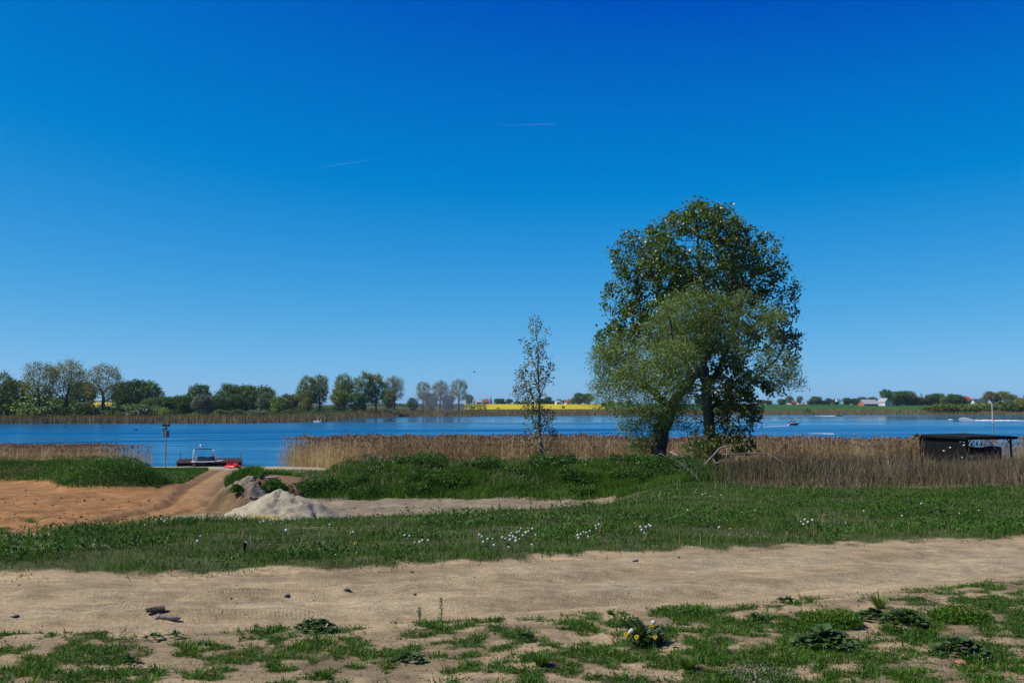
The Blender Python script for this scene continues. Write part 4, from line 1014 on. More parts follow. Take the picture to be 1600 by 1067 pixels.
# behind the rape field
far_tree(733, 617, 880, 'round', 'dark round tree at the left end of the yellow field', wide=0.9)
far_tree(767, 618, 900, 'conifer', 'pointed dark conifer behind the yellow field beside the houses', wide=1.6)
far_tree(741, 622, 900, 'conifer', 'small pointed conifer between round tree and houses behind the yellow field', wide=1.5)
for i, px in enumerate(range(776, 905, 7)):
    far_tree(px + random.uniform(-2, 2), random.uniform(622, 628), 900, 'round', ORD[i] + ' small dark tree from the left in the hedge line behind the yellow field', 'hedge line behind the yellow field', wide=1.2)
far_tree(856, 620, 905, 'round', 'small dark tree rising above the hedge line right of the young poplar', wide=1.0)
far_tree(905, 614, 860, 'round', 'left one of two big round trees right of the yellow field houses', wide=1.0)
far_tree(919, 615, 860, 'round', 'right one of two big round trees right of the yellow field houses', wide=0.9)
far_tree(880, 634, 640, 'bush', 'single small bush standing on the yellow field', wide=0.8)
far_tree(943, 628, 690, 'round', 'dark bushy tree at the right end of the yellow field', wide=1.1)
for px, tp, l in ((955, 626, 'first'), (969, 627, 'second'), (983, 625, 'third')):
    far_tree(px, tp, 760, 'round', l + ' from the left of the dark trees half hidden by the willow', 'dark trees behind the willow', wide=1.3)
for px, tp, l in ((738, 636, 'left'), (758, 637, 'middle'), (778, 637, 'right')):
    far_tree(px, tp, 610, 'bush', l + ' bush of the low hedge below the yellow field', 'low hedge below the yellow field', wide=1.6)
# behind the green field on the right
for px, tp, k, w, l in ((1190, 626, 'round', 1.3, 'leftmost dark tree of the skyline right of the big poplar'), (1201, 627, 'round', 1.3, 'low dark tree beside the leftmost skyline house'), (1221, 625, 'round', 1.2, 'small tree left of the twin airy trees on the skyline'), (1233, 619, 'poplar', 1.0, 'left one of the twin airy trees on the skyline'), (1249, 620, 'poplar', 1.0, 'right one of the twin airy trees on the skyline'),
        (1274, 621, 'round', 1.15, 'round tree in the middle of the skyline above the green field'), (1265, 627, 'round', 1.2, 'low tree left of the middle round tree on the skyline'), (1284, 627, 'round', 1.2, 'low tree right of the middle round tree on the skyline'), (1294, 624, 'round', .9, 'narrow round tree left of the white van on the skyline'), (1306, 625, 'round', 1.2, 'round tree behind the white van on the skyline'),
        (1322, 623, 'round', 1.0, 'round tree right of the white van on the skyline'), (1335, 624, 'round', 1.1, 'round tree behind the low pale roof on the skyline'), (1347, 622, 'round', .9, 'tree left of the brick barn'), (1362, 622, 'round', 1.0, 'tree behind the brick barn roof')):
    far_tree(px, tp - 1.5, 810, k, l, wide=w * 1.3)
far_tree(1383, 608, 750, 'poplar', 'tallest tree of the right skyline above the white gabled house', wide=1.25, mat=M_FROUND)
for px, tp, k, w, l, m in ((1402, 613, 'round', 1.0, 'first dark tree right of the white gabled house', None), (1415, 612, 'round', .95, 'second dark tree right of the white gabled house', None), (1428, 617, 'conifer', 2.0, 'dark conifer in the wood, left one', None), (1439, 615, 'conifer', 1.6, 'dark conifer in the wood, tallest', None), (1447, 617, 'conifer', 1.6, 'dark conifer in the wood, right one', None),
        (1456, 617, 'round', 1.0, 'dark round tree right of the conifers', None), (1464, 616, 'round', .9, 'taller round tree at the right end of the dark wood', None), (1434, 622, 'round', 1.2, 'reddish brown tree in front of the conifers', M_FBROWN), (1422, 623, 'round', 1.1, 'low dark tree in front of the conifers', None), (1450, 624, 'round', 1.1, 'low dark tree right of the reddish brown tree', None),
        (1480, 620, 'round', 1.0, 'left one of three joined green crowns before the red roof', M_FBUSH), (1489, 617, 'round', 1.1, 'middle one of three joined green crowns before the red roof', None), (1500, 620, 'round', .9, 'right one of three joined green crowns before the red roof', None), (1537, 621, 'conifer', 1.5, 'pointed conifer behind the white house', None),
        (1547, 613, 'round', .75, 'brownish tree right of the white house', M_FBROWN), (1567, 613, 'round', .8, 'big yellow-green tree above the right roofs', M_FYEL), (1583, 617, 'poplar', .9, 'airy tree beside the big yellow-green tree', None), (1598, 618, 'conifer', 1.5, 'dark conifer at the right picture edge', None)):
    far_tree(px, tp - 1, 760 if px < 1470 else 740, k, l, wide=w * 1.35, mat=m)
for px, tp, w, l, m in ((1470, 632, 2.2, 'long low hedge bush below the joined crowns, left end', None), (1490, 633, 2.2, 'long low hedge bush below the joined crowns, middle', None), (1508, 631, 1.8, 'long low hedge bush below the joined crowns, right end', None), (1533, 630, 1.5, 'dark bush at the shore below the white house', None), (1546, 634, 1.2, 'dark bush left of the grey pole at the far shore', None), (1573, 627, 1.3, 'big willow bush at the shore right of the grey pole', None), (1597, 624, 1.3, 'yellow-green willow bush at the right picture edge', M_FYEL), (1259, 638, 0.9, 'single dark bush leaning over the water below the green field', M_FROUND)):
    far_tree(px, tp, 592, 'bush', l, wide=w, mat=m or M_FBUSH)
# ------------------------------------------------------------------ sand heap and brown mound in the yard
def heap(name, cx, cy, prof, n_r, n_t, label, cat, mat, colf, seed, rot=0.0):
    """a poured heap: prof(t, r) gives the height at angle t and relative radius r"""
    t = np.linspace(0, 2 * np.pi, n_t, endpoint=False); r = np.linspace(0, 1, n_r) ** 0.9
    T_, R_ = np.meshgrid(t, r); rad, hgt = prof(T_, R_)
    x = np.cos(T_) * R_ * rad[0]; y = np.sin(T_) * R_ * rad[1]
    c, s = math.cos(rot), math.sin(rot); X = cx + x * c - y * s; Y = cy + x * s + y * c
    Z = H(X, Y) + hgt - 0.03 - 0.05 * sst(0.9, 1, R_)
    V = np.stack([X - cx, Y - cy, Z], -1).reshape(-1, 3); z0 = float(H(cx, cy)); V[:, 2] -= z0
    i = np.arange(n_r * n_t).reshape(n_r, n_t); Q = np.stack([i[:-1], np.roll(i, -1, 1)[:-1], np.roll(i, -1, 1)[1:], i[1:]], -1).reshape(-1, 4)[:, ::-1]
    o = obj(name, np_mesh(name, V, quads=Q, col=colf(X, Y, hgt).reshape(-1, 3), smooth=True), mat, loc=(cx, cy, z0)); tag(o, label, cat)
    return o
def pile_prof(t, r):
    rx = 2.15 * (1 + 0.10 * np.sin(2 * t + .6) + 0.07 * np.sin(5 * t)); ry = 1.7 * (1 + 0.1 * np.sin(3 * t + 1))
    h = 1.06 * np.clip(1 - r, 0, 1) ** 1.12 + 0.05 * np.sin(t * 7 + 3 * r) * r * (1 - r) * 2 + 0.16 * np.exp(-((np.cos(t - .2) * r - .45) ** 2 + (np.sin(t - .2) * r + .3) ** 2) / 0.05)
    x, y = np.cos(t) * r * 4, np.sin(t) * r * 4
    h = h + 0.20 * (fbm(x * 0.9, y * 0.9, 4, 301) - 0.5) * (1 - r ** 4) - 0.07 * sst(0.62, 0.72, fbm(x * 2.3, y * 2.3, 2, 302)) * (r < 0.9)
    return (rx, ry), h
heap('sand_pile', -7.55, 32.6, pile_prof, 40, 84, 'conical heap of pale sand in front of the brown earth mound', 'sand pile', mat_ground('heap_sand', 0, 1.0, 0.35, 0.35, 1.6), lambda X, Y, h: PALE[None, None] * (0.98 + 0.18 * (fbm(X * 2, Y * 2, 3, 303)[..., None] - 0.5)), 3)
def mound_prof(t, r):
    rx = 1.75 * (1 + 0.12 * np.sin(2 * t) + 0.10 * np.sin(5 * t + 2)); ry = 1.5 * (1 + 0.15 * np.sin(3 * t))
    x, y = np.cos(t) * r * 3, np.sin(t) * r * 3
    h = 1.0 * np.clip(1 - r ** 3.0, 0, 1) - 0.10 * np.abs(np.sin(t * 9 + 2 * fbm(x, y, 2, 314))) * sst(0.45, 0.8, r) * (1 - r ** 6) + (0.3 * (fbm(x * 1.1, y * 1.1, 3, 311) - 0.5) + 0.26 * (fbm(x * 4.4, y * 4.4, 3, 312) - 0.5)) * (1 - r ** 4)
    return (rx, ry), h
def mound_col(X, Y, h):
    n = fbm(X * 1.4, Y * 1.4, 3, 313)[..., None]; f = sst(0.5, 0.9, h / 1.15)[..., None]
    c = np.array((0.20, 0.125, 0.065)) * (0.6 + 0.8 * n)
    c = c + (PALE * 0.85 - c) * f * (1 - sst(-9.6, -8.9, X))[..., None] * 0.9
    g = np.exp(-(((X + 8.55) / 0.55) ** 2 + ((Y - 35.0) / 0.5) ** 2))[..., None]
    return c + (np.array((0.17, 0.17, 0.165)) - c) * np.clip(g * 1.3, 0, 1) * sst(0.4, 0.55, fbm(X * 3, Y * 3, 2, 315))[..., None]
heap('earth_mound', -9.05, 36.0, mound_prof, 60, 120, 'brown dug earth mound with grey rubble behind the pale sand heap', 'mound', mat_ground('dug_earth', 0, 1.0, 0.9, 0.5, 1.8), mound_col, 5)
def ledge_prof(t, r):
    h = 0.2 * (1 - r ** 3) * (0.6 + 0.8 * fbm(np.cos(t) * r * 4, np.sin(t) * r * 4, 3, 321)) + 0.03
    return (2.6, 0.9), h
heap('sand_spread', -9.2, 31.8, ledge_prof, 18, 60, 'flat apron of pale sand spread left of the conical heap', 'sand', bpy.data.materials['heap_sand'], lambda X, Y, h: PALE[None, None] * (0.85 + 0.3 * (fbm(X * 2, Y * 2, 3, 323)[..., None] - 0.5)), 6)
# plants on the mound and behind it
for (cx, cy, rr, nm) in ((-8.35, 35.2, 0.45, 0), (-8.2, 39.4, 0.9, 1), (-7.3, 39.6, 0.7, 2), (-9.6, 35.0, 0.18, 3)):
    m = int(2600 * rr); a = rng.uniform(0, 6.28, m); q = np.sqrt(rng.uniform(0, 1, m)) * rr
    pos = np.stack([cx + np.cos(a) * q, cy + np.sin(a) * q * 0.7, np.zeros(m)], -1); pos[:, 2] = H(pos[:, 0], pos[:, 1]) + (0.75 if nm in (0, 3) else 0.0) * 1.0
    V, T = leaves_geo(pos + rng.uniform(0, 0.5 * rr + 0.1, m)[:, None] * (1 - (q / rr)[:, None] ** 2) * np.array((0, 0, 1.)), rng.normal(0, 1, (m, 3)) + np.array((0, 0, .6)), rng.normal(0, .6, (m, 3)) + np.array((0, 0, 1)), rng.uniform(0.07, 0.18, m), rng.uniform(0.04, 0.08, m))
    V = V - np.array((cx, cy, 0)); z0 = V[:, 2].min(); V[:, 2] -= z0
    o = obj('weed_clump', np_mesh('weed_clump', V, tris=T, rnd=np.repeat(rng.uniform(0, 1, m), 4)), M_WEED, loc=(cx, cy, z0))
    tag(o, ['small green weed clump growing on the brown earth mound', 'dark weed clump on the slope behind the sand heap', 'dark weed clump right of the sand heap at the berm foot', 'tiny weed on the left flank of the brown mound'][nm], 'weeds')

# ------------------------------------------------------------------ black shed with open carport
M_BLACK = mat_plain('black_stained_wood', (0.008, 0.0085, 0.009), 0.85, 0.5, 4.0, bump=0.5, spec=0.1, stretch=(0.5, 0.5, 4))
M_BLACK2 = mat_plain('black_roof_felt', (0.014, 0.016, 0.017), 0.9, 0.3, 3.0, bump=0.3, spec=0.1)
M_WHITE = mat_plain('white_paint', (0.78, 0.78, 0.77), 0.35, 0.06, 3.0, bump=0.03, spec=0.5)
M_GREYMET = mat_plain('grey_metal', (0.30, 0.31, 0.31), 0.45, 0.15, 8.0, metal=0.6, bump=0.05)
M_DKMET = mat_plain('dark_metal', (0.03, 0.032, 0.035), 0.45, 0.2, 8.0, metal=0.3, bump=0.05)
def build_shed():
    cx, cy = 36.35, 80.0; t = R(20); z0 = float(H(cx, cy, False)) + 0.12
    s = empty('shed', (cx, cy, z0), t); tag(s, 'black wooden shed with open carport half sunk in dry weeds', 'shed')
    # local axes: +x along the open front to the right, +y back along the boarded side; nearest corner at 0,0
    LA, LB, HT = 5.2, 4.75, 2.35
    slabs = 11
    bh = HT / slabs
    me = MB().box(-0.03, 0.0, 0, LA * 0.72, 0, bh - 0.035).mesh('board')
    me.materials.append(M_BLACK)
    for i in range(slabs):
        b = link(bpy.data.objects.new('board', me), s); b.location = (random.uniform(-.008, .008), 0, i * bh); b.rotation_euler = (0, random.uniform(-.02, .02), 0)
    mv = MB().box(-0.035, 0.0, 0, 0.165, 0, HT).mesh('board'); mv.materials.append(M_BLACK)
    k = 0; y = LA * 0.72 + 0.02
    while y < LA - 0.15:
        b = link(bpy.data.objects.new('board', mv), s); b.location = (-0.01 * (k % 2), y, 0); y += 0.185; k += 1
    MB().box(0.02, 0.06, 0, LA, 0, HT - 0.03).build('side_wall', M_BLACK, s)
    MB().box(0.06, LB, LA - 0.05, LA, 0.3, 0.45).box(0.06, LB, LA - 0.05, LA, 0.75, 0.9).build('back_rail', M_BLACK, s)
    roof = MB().add([(-0.25, -0.3, HT + 0.02), (LB + 0.25, -0.3, HT + 0.05), (LB + 0.25, LA + 0.2, HT + 0.14), (-0.25, LA + 0.2, HT + 0.10), (LB * 0.5, LA * 0.5, HT + 0.26),
                             (-0.25, -0.3, HT - 0.04), (LB + 0.25, -0.3, HT - 0.02), (LB + 0.25, LA + 0.2, HT + 0.06), (-0.25, LA + 0.2, HT + 0.03)],
                    [(0, 1, 4), (1, 2, 4), (2, 3, 4), (3, 0, 4), (0, 5, 6, 1), (1, 6, 7, 2), (2, 7, 8, 3), (3, 8, 5, 0), (8, 7, 6, 5)]).build('roof', M_BLACK2, s)
    MB().box(-0.27, LB + 0.27, -0.345, -0.305, HT - 0.18, HT + 0.06).build('fascia', M_BLACK, roof)
    MB().box(-0.30, -0.26, -0.30, LA + 0.2, HT - 0.10, HT + 0.06).build('fascia', M_BLACK, roof)
    pm = MB().box(-0.06, 0.06, -0.06, 0.06, -0.4, HT - 0.05).mesh('post'); pm.materials.append(M_BLACK)
    for (x, y) in ((0.14, 0.06), (LB - 0.08, 0.06), (1.55, LA - 0.15), (3.1, LA - 0.15), (LB - 0.08, LA - 0.15)):
        b = link(bpy.data.objects.new('post', pm), s); b.location = (x, y, 0)
    for a, b in (((0.2, 0.06, HT - 0.5), (0.62, 0.06, HT - 0.08)), ((LB - 0.14, 0.06, HT - 0.5), (LB - 0.56, 0.06, HT - 0.08))):
        MB().bar(a, b, 0.07, 0.07).build('brace', M_BLACK, s)
    lm = MB().box(-0.008, 0.0, -0.09, 0.09, -0.03, 0.03).mesh('paper_label'); lm.materials.append(M_WHITE)
    for (y, z) in ((0.55, 2.0), (0.22, 2.0), (0.22, 1.75), (1.7, 1.5), (2.4, 1.2), (0.45, 0.75)):
        b = link(bpy.data.objects.new('paper_label', lm), s); b.location = (-0.045, y, z); b.rotation_euler = (random.uniform(-.3, .3), 0, 0)
    # the covered boat on its trailer under the roof
    c = empty('covered_boat', (cx + 3.45 * math.cos(t) - 2.2 * math.sin(t), cy + 3.45 * math.sin(t) + 2.2 * math.cos(t), z0), t - R(48), 0.85); tag(c, 'boat under a dark tarpaulin on a trailer inside the open carport', 'boat')
    tar = mat_plain('dark_tarpaulin', (0.022, 0.026, 0.027), 0.6, 0.4, 3.0, bump=0.6, spec=0.3)
    V = []; F = []; nx, ny = 17, 12
    for i in range(nx):
        u = i / (nx - 1); x = -1.7 + 3.7 * u; w = 0.95 * math.sin(math.pi * min(1, 0.15 + 0.85 * (1 - u) ** 0.6)) ** 0.5 + 0.05; hh = 0.95 + 0.45 * math.sin(math.pi * (0.15 + 0.6 * u)) + 0.07 * math.sin(9 * u)
        for j in range(ny):
            a = math.pi * j / (ny - 1)
            V.append((x, -w * math.cos(a), 0.55 + (hh - 0.1) * math.sin(a) ** 0.7 * (0.95 + 0.05 * math.sin(5 * a + 7 * u))))
    for i in range(nx - 1):
        for j in range(ny - 1): F.append((i*ny+j, i*ny+j+1, (i+1)*ny+j+1, (i+1)*ny+j))
    for k in (0, nx - 1): F.append(tuple(k * ny + j for j in range(ny)))
    MB().add(V, F).build('cover', tar, c, True)
    hull_part(c, 'hull', 3.6, 1.7, 0.55, M_WHITE, (0.1, 0, 0.42), R(90))
    MB().tube([(1.75, -0.5, 1.15), (1.25, -0.75, 2.0)], 0.04, 8).build('prop_bar', M_WHITE, c)
    tm = MB().tube([(0, -0.1, 0), (0, 0.1, 0)], 0.3, 14).mesh('wheel'); tm.materials.append(M_DKMET)
    for y in (-0.85, 0.85):
        b = link(bpy.data.objects.new('wheel', tm), c); b.location = (0.2, y, 0.36)
    MB().bar((-1.6, 0, 0.38), (2.2, 0, 0.38), 0.1, 0.1).bar((0.2, -0.85, 0.36), (0.2, 0.85, 0.36), 0.08, 0.08).build('trailer_frame', M_GREYMET, c)
    lm2 = MB().box(-0.05, 0.05, -0.03, 0.03, -0.06, 0.06).build('tail_lamp', M_RED, c); lm2.location = (1.95, -0.6, 0.55)

def hull_part(parent, name, L, B, Hh, mat, loc, rz, bow_rise=0.25, deck=None, inner=None):
    """planing hull, bow towards -y: vee bottom, flared sides, sheer rising to the bow"""
    n = 13; secs = []
    for i in range(n):
        u = i / (n - 1)                # 0 stern .. 1 bow
        w = B / 2 * (1 - max(0, (u - 0.45) / 0.55) ** 2.2) * (0.94 + 0.06 * min(1, u * 3)) + 0.01
        zs = Hh * (1 + bow_rise * u ** 2); zk = Hh * 0.9 * max(0, (u - 0.6) / 0.4) ** 2.4
        zc = zk + (zs - zk) * 0.38
        y = L / 2 - L * u
        secs.append([(-w, y, zs), (-w * 0.86, y, zc), (0, y, zk), (w * 0.86, y, zc), (w, y, zs)])
    V = [p for s in secs for p in s]; F = []
    for i in range(n - 1):
        for j in range(4): F.append((i*5+j, (i+1)*5+j, (i+1)*5+j+1, i*5+j+1))
    F.append((0, 1, 2, 3, 4))
    m = MB().add(V, F)
    o = m.build(name, mat, parent, False, loc, (0, 0, rz))
    if deck is not None:             # rim deck: a ring between the sheer and an inner cockpit line
        V = []; F = []
        for i in range(n):
            (a, b) = (secs[i][0], secs[i][4]); f = 0.8
            V += [(a[0], a[1], a[2] + 0.004), (a[0] * f, a[1] + (0.10 if i == n - 1 else 0), a[2] + 0.05), (b[0] * f, b[1] + (0.10 if i == n - 1 else 0), b[2] + 0.05), (b[0], b[1], b[2] + 0.004)]
        for i in range(n - 1):
            F.append((i*4, (i+1)*4, (i+1)*4+1, i*4+1)); F.append((i*4+2, (i+1)*4+2, (i+1)*4+3, i*4+3))
            if i > n - 5: F.append((i*4+1, (i+1)*4+1, (i+1)*4+2, i*4+2))
        MB().add(V, F).build('deck', deck, o)
        V = []; F = []
        for i in range(n - 3):
            a = secs[i][0]; V += [(a[0] * 0.8, a[1], a[2] - 0.12), (-a[0] * 0.8, a[1], a[2] - 0.12)]
        for i in range(n - 4): F.append((i*2, (i+1)*2, (i+1)*2+1, i*2+1))
        MB().add(V, F).build('cockpit_floor', inner, o)
    return o
M_RED = mat_plain('red_plastic', (0.55, 0.018, 0.014), 0.35, 0.12, 3.0, bump=0.03, spec=0.5)
M_CUSH = mat_plain('dark_vinyl', (0.020, 0.026, 0.030), 0.5, 0.2, 5.0, bump=0.1)
M_NAVY = mat_plain('dark_gelcoat', (0.010, 0.013, 0.020), 0.25, 0.15, 2.0, bump=0.02, spec=0.5)
def mat_glass():
    m, t, b = nodes('smoked_glass'); b.inputs['Base Color'].default_value = (0.02, 0.035, 0.04, 1); setin(b, Roughness=0.06); b.inputs['Specular IOR Level'].default_value = 0.6; b.inputs['Alpha'].default_value = 0.85
    n = setin(N(t, 'ShaderNodeTexNoise'), Scale=4.0); r = N(t, 'ShaderNodeMapRange'); r.inputs[3].default_value = 0.04; r.inputs[4].default_value = 0.12
    t.links.new(n.outputs[0], r.inputs[0]); t.links.new(r.outputs[0], b.inputs['Roughness']); return m
M_GLASS = mat_glass()
build_shed()
W_POLE = mat_plain('pale_pole_paint', (0.45, 0.46, 0.47), 0.6, 0.15, 6.0)
# pole behind the shed and fence post beside it
q = P(1552, 685, 92.0)
o = empty('tall_pole', (q.x, 92.0, float(H(q.x, 92, False)) - 0.2)); tag(o, 'tall slim pale grey pole rising behind the shed roof', 'pole')
zt = P(1552, 631, 92.0).z - o.location.z
MB().tube([(0, 0, 0), (0, 0, zt * 0.72)], [0.06, 0.055], 10).build('pole_shaft', M_GREYMET, o)
MB().tube([(0, 0, zt * 0.72), (0, 0, zt)], [0.05, 0.045], 10).build('pole_top', W_POLE, o)
q = P(1424, 722, 80.0)
o = MB().tube([(0, 0, -0.3), (0, 0, 1.0), (0, 0, 1.75)], [0.06, 0.06, 0.05], 8).build('fence_post', M_BLACK, loc=(q.x, 80.0, float(H(q.x, 80.0)))); tag(o, 'thin dark fence post standing just left of the black shed', 'post')

# ------------------------------------------------------------------ landing: dock, wake boat, pedal boat, sign post
M_DOCK = mat_plain('dock_planks', (0.060, 0.034, 0.031), 0.8, 0.35, 3.0, bump=0.4, spec=0.2, stretch=(0.4, 4, 1))
def build_dock():
    YD = 97.3; x0 = P(277, 725, YD).x; x1 = P(377, 725, YD).x
    d = empty('dock', ((x0 + x1) / 2, YD, 0), R(16)); tag(d, 'reddish brown plank landing stage behind the moored motor boat', 'dock')
    w = (x1 - x0) / 2; n = 34
    pm = MB().box(-w, w, 0, 0.225, 0.34, 0.385).mesh('plank'); pm.materials.append(M_DOCK)
    for i in range(n):
        b = link(bpy.data.objects.new('plank', pm), d); b.location = (random.uniform(-.03, .03), i * 0.25, random.uniform(-.006, .006))
    MB().box(-w + .1, w - .1, 0.02, 0.14, 0.14, 0.335).box(-w + .1, w - .1, n * .25 - .2, n * .25 - .06, 0.14, 0.335).build('beam', M_BLACK, d)
    fm = MB().tube([(0, 0, 0), (0, 8.2, 0)], 0.26, 12).mesh('float'); fm.materials.append(M_NAVY)
    for x in (-w + 0.35, -w * .33, w * .33, w - 0.35):
        b = link(bpy.data.objects.new('float', fm), d); b.location = (x, 0.1, 0.06)
    pm = MB().tube([(0, 0, -1.2), (0, 0, 1.0)], 0.05, 8).mesh('mooring_post'); pm.materials.append(M_GREYMET)
    for (x, y) in ((w - 0.05, n * .25 + .1), (-w + 0.05, n * .25 + .1)):
        b = link(bpy.data.objects.new('mooring_post', pm), d); b.location = (x, y, 0)
build_dock()
def build_wakeboat():
    YB = 95.6; x = P(304, 725, YB).x
    b = empty('motor_boat', (x, YB + 2.9, 0.0)); tag(b, 'white and black motor boat with a tow arch, bow towards the beach', 'boat')
    h = hull_part(b, 'hull', 5.8, 2.32, 0.50, M_NAVY, (0, 0, -0.12), 0, 0.28, M_WHITE, M_CUSH)
    # wrap windscreen in three panes
    for nm, a, c in (('windscreen', (-0.55, -0.55), (0.55, -0.55)), ('windscreen', (0.57, -0.54), (1.0, 0.25)), ('windscreen', (-1.0, 0.25), (-0.57, -0.54))):
        V = [(a[0], a[1], 0.42), (c[0], c[1], 0.42), (c[0] * .95, c[1] + 0.22, 0.88), (a[0] * .95, a[1] + 0.22, 0.88)]
        V2 = [(p[0] * .985, p[1] + .015, p[2]) for p in V]
        MB().add(V + V2, [(0, 1, 2, 3), (7, 6, 5, 4), (0, 4, 5, 1), (1, 5, 6, 2), (2, 6, 7, 3), (3, 7, 4, 0)]).build(nm, M_GLASS, b)
    tw = MB()
    for s in (-1, 1):
        tw.tube([(1.12 * s, 0.15, 0.40), (1.10 * s, 0.0, 0.85), (1.0 * s, -0.15, 1.42), (0.88 * s, -0.2, 1.60)], [0.055, 0.05, 0.05, 0.045], 8)
        tw.tube([(1.12 * s, 1.0, 0.40), (1.04 * s, 0.45, 1.0), (0.97 * s, 0.0, 1.47)], 0.04, 8)
    a = tw.build('tow_arch', M_WHITE, b, True)
    MB().tube([(-0.88, -0.2, 1.61), (-0.5, -0.22, 1.66), (0.5, -0.22, 1.66), (0.88, -0.2, 1.61)], 0.045, 8).build('top_bar', M_DKMET, a, True)
    MB().tube([(-0.3, -0.2, 1.66), (-0.3, -0.2, 1.90)], 0.02, 6).ball((-0.3, -0.22, 1.98), 0.11, 10, 8, (0.8, 0.5, 1.3)).build('mirror', M_WHITE, a, True)
    for x0 in (-0.55, 0.5):
        c = MB().box(x0 - 0.3, x0 + 0.3, 0.5, 1.0, 0.25, 0.42).box(x0 - 0.3, x0 + 0.3, 1.0, 1.12, 0.25, 0.85).build('seat', M_CUSH, b)
    MB().box(-0.9, 0.9, 2.1, 2.7, 0.25, 0.52).build('engine_cover', M_CUSH, b)
    MB().tube([(0.42, 1.5, 0.4), (0.42, 1.5, 1.15)], 0.03, 6).build('ski_pylon', M_DKMET, b)
build_wakeboat()
def build_pedalboat():
    YB = 94.6; x = P(364, 727, YB).x
    b = empty('pedal_boat', (x, YB, 0.0), R(62), 0.82); tag(b, 'small bright red plastic boat with seats beside the landing stage', 'boat')
    for s in (-1, 1):
        MB().tube([(0.45 * s, 0.85, 0.18), (0.45 * s, 0.7, 0.15), (0.45 * s, 0, 0.13), (0.45 * s, -0.6, 0.16), (0.45 * s, -0.9, 0.28)], [0.1, 0.2, 0.22, 0.19, 0.05], 10).build('pontoon', M_RED, b, True)
    MB().box(-0.55, 0.55, -0.45, 0.65, 0.28, 0.36).build('deck', M_RED, b)
    for s in (-1, 1):
        st = MB().box(0.28 * s - 0.2, 0.28 * s + 0.2, 0.05, 0.45, 0.36, 0.48).add([(0.28*s-.2, .38, .48), (0.28*s+.2, .38, .48), (0.28*s+.2, .46, .48), (0.28*s-.2, .46, .48), (0.28*s-.17, .5, .84), (0.28*s+.17, .5, .84), (0.28*s+.17, .56, .84), (0.28*s-.17, .56, .84)], [(3,2,1,0),(4,5,6,7),(0,1,5,4),(1,2,6,5),(2,3,7,6),(3,0,4,7)])
        st.build('seat', M_RED, b)
    MB().box(-0.12, 0.12, -0.75, -0.3, 0.3, 0.62).build('paddle_housing', M_RED, b)
    MB().tube([(0, -0.2, 0.36), (0, -0.1, 0.62)], 0.02, 6).build('tiller', M_WHITE, b)
build_pedalboat()
def build_signpost():
    Y = 87.5; q = P(258, 733, Y); z0 = float(H(q.x, Y, False)) - 0.15
    b = empty('sign_post', (q.x, Y, z0)); tag(b, 'tall grey post with a square sign and two lamps at the beach', 'sign post')
    zt = P(258, 664, Y).z - z0
    MB().tube([(0, 0, 0), (0, 0, zt)], [0.065, 0.055], 10).build('post', M_GREYMET, b)
    zs = P(258, 678, Y).z - z0
    sg = MB().box(-0.26, 0.26, 0.07, 0.09, zs - 0.28, zs + 0.28).build('sign_plate', mat_plain('sign_back', (0.16, 0.165, 0.17), 0.5, 0.2, 4.0), b)
    MB().box(-0.24, 0.24, 0.055, 0.068, zs - 0.2, zs - 0.16).box(-0.24, 0.24, 0.055, 0.068, zs + 0.16, zs + 0.2).build('bracket', M_GREYMET, sg)
    for s, ang in ((-1, 0.25), (1, -0.35)):
        lp = MB().box(-0.13, 0.13, -0.10, 0.10, -0.08, 0.08).tube([(0, 0.05, 0), (0, 0.2, 0)], [0.1, 0.14], 10).build('flood_lamp', M_DKMET, b, False, (0.2 * s, 0, zt - 0.02), (0.3, ang, 0.5 * s))
    MB().bar((-0.22, 0, zt - 0.1), (0.22, 0, zt - 0.1), 0.04, 0.04).build('crossbar', M_GREYMET, b)
    MB().ball((0.0, -0.08, zt - 0.3), 0.12, 10, 8, (1.3, 0.9, 0.8)).tube([(-0.12, -0.12, zt - 0.36), (-0.16, -0.3, zt - 0.4)], [0.07, 0.1], 8).build('camera_housing', M_DKMET, b, True)
build_signpost()

# ------------------------------------------------------------------ boats, wakes and birds on the lake
M_FOAM = mat_plain('white_foam', (0.72, 0.76, 0.78), 0.9, 0.15, 2.0, bump=0.5, spec=0.2)
def person_mesh():
    j = [(0, 0, 0.0), (0, 0, 0.28), (0, 0.02, 0.50), (0, 0, 0.60), (0, -0.03, 0.72), (0.19, 0, 0.48), (0.24, -0.14, 0.26), (0.2, -0.38, 0.3), (-0.19, 0, 0.48), (-0.24, -0.14, 0.26), (-0.2, -0.38, 0.3), (0.1, -0.05, 0), (0.12, -0.42, 0.05), (0.12, -0.44, -0.36), (-0.1, -0.05, 0), (-0.12, -0.42, 0.05), (-0.12, -0.44, -0.36), (0, -0.02, 0.82)]
    e = [(0, 1), (1, 2), (2, 3), (3, 4), (4, 17), (2, 5), (5, 6), (6, 7), (2, 8), (8, 9), (9, 10), (0, 11), (11, 12), (12, 13), (0, 14), (14, 15), (15, 16)]
    rr = [.14, .14, .13, .055, .10, .065, .05, .035, .065, .05, .035, .09, .07, .05, .09, .07, .05, .085]
    me = bpy.data.meshes.new('person'); me.from_pydata(j, e, [])
    o = bpy.data.objects.new('tmp', me); COL.objects.link(o)
    o.modifiers.new('s', 'SKIN'); o.modifiers.new('d', 'SUBSURF').levels = 1
    for i, v in enumerate(me.skin_vertices[0].data): v.radius = (rr[i], rr[i]); v.use_root = (i == 0)
    dg = bpy.context.evaluated_depsgraph_get(); m2 = bpy.data.meshes.new_from_object(o.evaluated_get(dg)); m2.name = 'person'
    bpy.data.objects.remove(o); m2.materials.clear(); m2.materials.append(mat_plain('dark_clothing', (0.03, 0.03, 0.04), 0.8, 0.4, 4.0)); return m2
PERSON = person_mesh()
